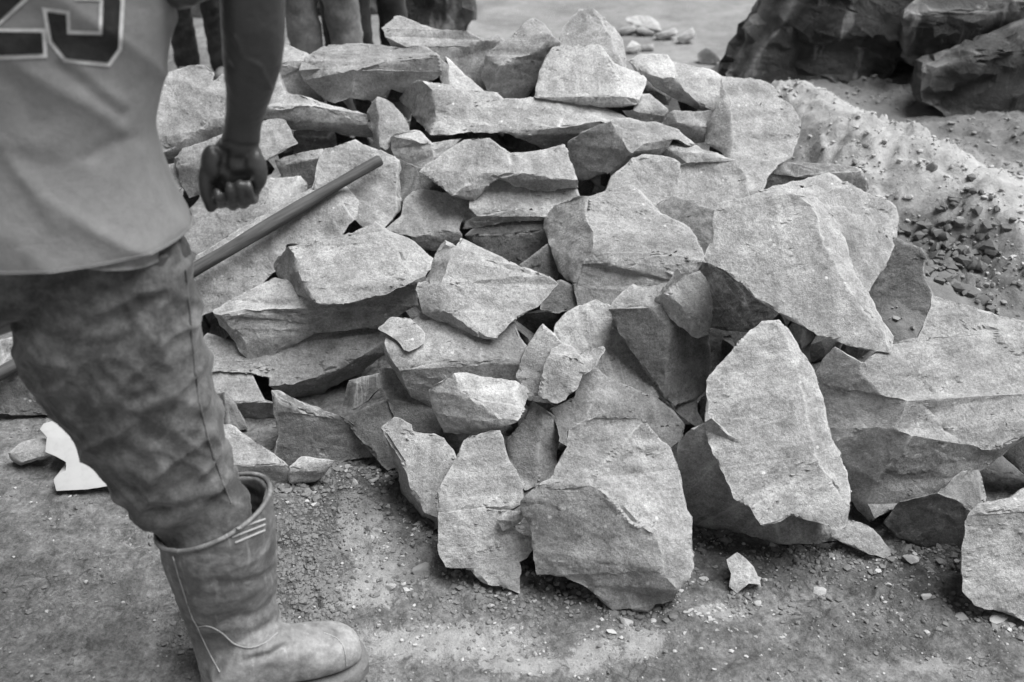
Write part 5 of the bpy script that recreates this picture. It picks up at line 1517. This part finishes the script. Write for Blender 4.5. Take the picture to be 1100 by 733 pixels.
shaft = sections([((170, 566), (289, 532), WY - .02, .88), ((176, 590), (295, 566), WY - .02, .90), ((188, 625), (297, 612), WY - .02, .88), ((202, 665), (299, 655), WY - .025, .84), ((213, 702), (306, 690), WY - .035, .84), ((219, 730), (318, 716), WY - .045, .84), ((222, 752), (328, 736), WY - .055, .84)], 60, 40)
bp, ft = boot(shaft, (heel, toe), 0.0)
bme = bp.remesh(0.0042, 14)
v, n = get_vn(bme); px, _ = project(v)
d = .0022 * fbm(v / .03, 3) + .004 * (1 - np.abs(perlin(v / np.array([.10, .10, .035]) + 4)) - .7) * smooth(.06, .16, v[:, 2])
d += crease(px, [(300, 640), (280, 660), (240, 668)], 5, .005) + crease(px, [(306, 694), (290, 704), (262, 710)], 4, .006) + crease(px, [(298, 612), (270, 626), (225, 628)], 5, .004) + crease(px, [(318, 694), (322, 710), (318, 728)], 5, .004)
d -= crease(px, [(216, 676), (236, 680), (252, 692), (268, 696), (288, 690), (300, 678)], 1.8, .0022)     # moulded seam over the ankle
d -= crease(px, [(352, 676), (368, 684), (372, 704)], 1.5, .0014)
displace(bme, d)
v, n = get_vn(bme)
du = np.clip(smooth(.16, .05, v[:, 2]) * .95 + .25 * np.clip(perlin(v / .08) + .2, 0, 1), 0, 1)
at = bme.attributes.new('dusty', 'FLOAT', 'POINT'); at.data.foreach_set('value', du.astype(np.float32))
boot_o = as_obj('boot', bme, M_RUBBER, worker)
def sole(ft, parent):
    h_, t_, ax, side, L = ft
    out = []
    for a, w in ((-.03, .026), (0.0, .044), (.08, .048), (.25, .050), (.42, .050), (.6, .062), (.78, .068), (.9, .063), (.99, .045), (1.035, .022)):
        out.append((a, w))
    ring = [h_ + ax * L * a + side * w for a, w in out] + [h_ + ax * L * a - side * w for a, w in out[::-1]]
    ring = catmull(ring + ring[:1], 90)[:-1]
    g = np.stack([ring + (0, 0, .001), ring * 1.0 + (0, 0, .006), ring + (0, 0, .020), (ring - ring.mean(0)) * .96 + ring.mean(0) + (0, 0, .027)])
    me = bpy.data.meshes.new('sole'); me.from_pydata([tuple(x) for x in g.reshape(-1, 3)], [], ring_faces(4, len(ring))); me.update()
    o = as_obj('sole', me, M_SOLE, parent); me.set_sharp_from_angle(angle=R(35)); return o
sole(ft, boot_o)
# three pale bars and the rolled rim at the boot's top
bb = BVHTree.FromPolygons([tuple(x.co) for x in bme.vertices], [tuple(p_.vertices) for p_ in bme.polygons])
def on_boot(x, y):
    r = Vector(rays([(x, y)])[0]).normalized(); h = bb.ray_cast(Vector(CAMV), r)
    return None if h[0] is None else np.array(h[0] - r * .0005)
def strip(name, pts, rad, mat, parent):
    q_ = [on_boot(*x) for x in pts]; q_ = [x for x in q_ if x is not None]
    if len(q_) < 2: return
    p = Parts(); p.tube(q_, [rad] * len(q_), seg=10); as_obj(name, p.remesh(rad * .4, 1) if False else _raw(p), mat, parent)
def _raw(p):
    me = bpy.data.meshes.new('strip'); me.from_pydata([tuple(x) for x in np.concatenate(p.V)], [], p.F); me.update(); return me
for a, b in (((246, 571), (284, 558)), ((250, 577), (284, 564)), ((253, 583), (284, 570))):
    strip('pale_bar', [tuple(np.array(a) + (np.array(b) - np.array(a)) * t) for t in np.linspace(0, 1, 6)], .0022, M_STRIPE, boot_o)
strip('ankle_seam', catmull([(212, 674), (224, 673), (238, 680), (252, 692), (268, 696), (284, 691), (298, 680)], 24).tolist(), .0015, M_STRIPE, boot_o)
strip('back_seam', catmull([(180, 578), (192, 620), (205, 660), (212, 674), (224, 700), (236, 722)], 20).tolist(), .0014, M_STRIPE, boot_o)
strip('toe_cap_edge', catmull([(348, 680), (362, 686), (370, 698), (372, 716)], 14).tolist(), .0012, M_STRIPE, boot_o)
rim = shaft[0]; p = Parts(); p.tube(np.vstack([rim, rim[:2]]), [.0044] * (len(rim) + 2), rings=160, seg=10); as_obj('rim', _raw(p), M_RUBBER, boot_o)
# the other boot, out of the picture on the left
hl = np.array([LF[0] - .07, LF[1] - .05, 0]); tl = hl + np.array([.24, .12, 0])
sh2 = loft([LF + (.03, 0, .22), LF + (.01, 0, .12), LF + (0, 0, .0), (hl + tl) * .5 * np.array([1, 1, 0]) + (-.045, -.02, .08)], [(.085, 0, .02), (.08, 0, .02), (.066, 0, .01), (.055, .01, 0)], [(0, .085, 0), (0, .08, 0), (0, .068, 0), (0, .055, 0)], 40, 32)
bp2, ft2 = boot(sh2, (hl, tl), 0)
b2 = bp2.remesh(.006, 5); at = b2.attributes.new('dusty', 'FLOAT', 'POINT'); at.data.foreach_set('value', np.full(len(b2.vertices), .4, np.float32))
bo2 = as_obj('boot', b2, M_RUBBER, worker); sole(ft2, bo2)

# ------------------------------------------------------------------ people standing behind the heap (their legs show at the top)
def bystander(px, Y, label, mtr, mshirt, lean=0.0, gap=.18, leg=.085, z0=0.0, turn=0.0):
    c = PY(px, 20, Y); X = c.x
    root = empty('person', (X, Y, z0)); bpy.context.view_layer.update()
    tag(root, label, 'person', 'people standing behind the heap')
    o = np.array([X, Y, z0]); ct, st = math.cos(turn), math.sin(turn)
    def Q(x, y, z): return o + np.array([ct * x - st * y, st * x + ct * y, z])
    b = Parts()
    b.add(loft([Q(0, 0, .88), Q(0, 0, 1.0), Q(0, 0, 1.2), Q(0, 0, 1.38), Q(0, 0, 1.47)], [(.14 * ct, .14 * st, 0), (.13 * ct, .13 * st, 0), (.15 * ct, .15 * st, 0), (.17 * ct, .17 * st, 0), (.09 * ct, .09 * st, 0)], [(-.1 * st, .1 * ct, 0)] * 5, 20, 24))
    b.tube([Q(0, 0, 1.44), Q(0, -.01, 1.5), Q(0, -.02, 1.56)], [.06, .056, .057])
    h_ = Q(0, -.03, 1.65); b.ball(h_, (.078, .096, .115)); b.ball(h_ + (0, -.03, -.055), (.056, .058, .064)); b.ball(Q(0, -.135, 1.63), (.014, .018, .022)); b.ball(Q(0, -.118, 1.588), (.025, .012, .009))
    for s_ in (-1, 1):
        b.ball(Q(s_ * .08, -.03, 1.635), (.012, .02, .032)); b.ball(Q(s_ * .03, -.12, 1.66), (.013, .010, .009))
        b.tube([Q(s_ * .17, 0, 1.40), Q(s_ * .23, 0, 1.28), Q(s_ * .25, .0, 1.12)], [.052, .046, .040]); b.tube([Q(s_ * .25, 0, 1.12), Q(s_ * .25, -.05, 1.0), Q(s_ * .24, -.10, .88)], [.040, .038, .026])
        hb = Q(s_ * .24, -.11, .83); b.ball(hb, (.022, .036, .046))
        for k in range(4): b.tube([hb + (0, -.028 + .019 * k, -.025), hb + (-s_ * .005, -.03 + .02 * k, -.06), hb + (-s_ * .018, -.03 + .02 * k, -.082)], [.009, .0085, .007], seg=10)
        b.tube([hb + (0, -.034, .012), hb + (-s_ * .008, -.052, -.015), hb + (-s_ * .012, -.054, -.04)], [.0115, .010, .0085], seg=10)
        b.tube([Q(s_ * gap * .45, 0, .9), Q(s_ * gap * .5 + lean * .5, -.01, .5), Q(s_ * gap * .5 + lean, .02, .1)], [.07, .05, .036])
    bo = as_obj('body', b.remesh(.009, 2), M_SKIN, root)
    hp = Parts(); hp.ball(h_ + (0, .012, .02), (.083, .098, .104)); as_obj('hair', hp.remesh(.012, 1), M_HAIR, bo)
    t = Parts()
    t.add(loft([Q(0, 0, .80), Q(0, 0, .90), Q(0, 0, 1.02)], [(.15, 0, 0), (.16, 0, 0), (.145, 0, 0)], [(0, .11, 0), (0, .115, 0), (0, .10, 0)], 14, 30))
    for s_ in (-1, 1):
        t.tube([Q(s_ * gap * .45, 0, .86), Q(s_ * gap * .48 + lean * .3, -.005, .66), Q(s_ * gap * .5 + lean * .55, -.01, .48), Q(s_ * gap * .5 + lean * .8, .01, .28), Q(s_ * gap * .5 + lean, .02, .07)], [leg * 1.08, leg * 1.02, leg * .96, leg * .92, leg * .9], rings=60, seg=26)
        f = Parts(); a = Q(s_ * gap * .5 + lean, .05, .035)
        f.tube([a, a + (s_ * .01, -.08, .005), a + (s_ * .015, -.17, -.004)], [.040, .042, .034], seg=20); as_obj('shoe', f.remesh(.007, 2), M_SOLE, root)
    me = t.remesh(.009, 2); v, n = get_vn(me)
    q = v @ np.array([[.8, .2, -.5], [0, 1, 0], [.5, .2, .8]])
    displace(me, .012 * (1 - np.abs(perlin(q / np.array([.2, .2, .07]) + px)) - .7) + .006 * fbm(v / .06, 2))
    as_obj('trousers', me, mtr, root)
    s_ = Parts(); s_.add(loft([Q(0, 0, .90), Q(0, 0, 1.05), Q(0, 0, 1.25), Q(0, 0, 1.40), Q(0, 0, 1.49)], [(.185, 0, 0), (.175, 0, 0), (.185, 0, 0), (.20, 0, 0), (.08, 0, 0)], [(0, .14, 0), (0, .125, 0), (0, .13, 0), (0, .115, 0), (0, .07, 0)], 40, 36))
    for k in (-1, 1): s_.tube([Q(k * .14, 0, 1.42), Q(k * .21, 0, 1.32), Q(k * .245, 0, 1.19)], [.07, .07, .066], seg=20)
    as_obj('shirt', s_.remesh(.01, 3), mshirt, root)
bystander(340, 4.55, 'person in grey trousers standing behind the heap, left of the person in black', M_TRGREY, M_SHIRT, .07, .185, .076)
bystander(400, 4.75, 'person in black trousers standing behind the heap, nearest the upright block', M_TRBLACK, M_SHIRT, .02, .17, .070, turn=.3)
bystander(212, 5.7, 'person in dark trousers far behind the worker\'s forearm', M_TRDARK, M_SHIRT, .0, .20, .075)
bystander(372, 5.3, 'person half hidden between the grey and the black trousers behind the heap', M_TRDARK, M_TRGREY, .0, .12, .07)

# ------------------------------------------------------------------ the pole lying on the heap
e1, e2 = np.array([408.0, 174.0]), np.array([-60.0, 439.0])
def dmin(p, r=3):
    i, j = int((p[1] - GY[0]) / STEP), int((p[0] - GX[0]) / STEP); return DEPTH[max(0, i - r):i + r, max(0, j - r):j + r].min()
ts = np.linspace(0, 1, 60); PX = e1 + (e2 - e1) * ts[:, None]
lim = np.array([dmin(p) for p in PX])
t1, t2 = dmin(e1, 5) - .025, dmin(np.array([20, 396]), 5) - .03
for _ in range(40):
    inv = (1 - ts) / t1 + ts / t2; over = (1 / inv) - (lim - .016)
    over[lim > 50] = -1
    k = int(np.argmax(over))
    if over[k] <= 0: break
    if ts[k] < .5: t1 -= over[k] * (1 - ts[k])
    else: t2 -= over[k] * ts[k]
P1 = CAMV + rays([e1])[0] * t1; P2 = CAMV + rays([e2])[0] * t2
Lp = np.linalg.norm(P2 - P1); zz = np.linspace(0, Lp, 60)
rad = .0205 + .0016 * np.sin(zz * 5) + .0012 * np.sin(zz * 17 + 2) - .003 * np.exp(-(zz / .25) ** 2)
wv = np.stack([.008 * np.sin(zz * 4), .006 * np.sin(zz * 5 + 1), zz], 1)
th = np.linspace(0, 2 * math.pi, 28, endpoint=False)
g = np.stack([wv[:, None, 0] + rad[:, None] * np.cos(th), wv[:, None, 1] + rad[:, None] * np.sin(th) * .92, np.repeat(wv[:, 2:3], 28, 1)], 2)
v = g.reshape(-1, 3); v[:, :2] += (.003 * perlin(v / np.array([.02, .02, .10])))[:, None]
cap0 = g[0] * np.array([.86, .86, 1]) + (0, 0, -.004); cap1 = g[-1] * np.array([.86, .86, 1]) + (0, 0, .004)
v = np.concatenate([cap0, v, cap1])
pole = mesh_obj('pole', v, ring_faces(62, 28), M_WOOD, sharp=40)
dirv = Vector(P2 - P1).normalized(); pole.rotation_euler = dirv.to_track_quat('Z', 'Y').to_euler(); pole.location = P1
tag(pole, 'long dark wooden pole lying across the rocks behind the worker\'s leg', 'pole')

# the white sheet on the dirt at the left
sp = parse("""@notched white plastic sheet lying on the dirt behind the worker's leg|
0 76: 42,461 46,455 56,452 66,452 95,452 108,470 78,472 62,471 50,470
0 64: 50,470 62,471 78,472 108,470 128,500 140,524 120,522 95,526 60,528 57,515 63,508 70,506 71,497 60,491 48,486""")[0]
s = Solid(sp); r = rays(s.px); i = int(np.argmax(s.px[:, 1])); tg = (.022 - CAM_Z) / r[i][2]
s.solve(np.full(len(r), tg)); s.t *= tg / s.t[i]
o = build_solid(s, 'plastic_sheet', M_BOARD, edge_len=.008, thick=.016, rough=.12, sharp=30, wobble=.12)
tag(o, s.label, 'sheet')
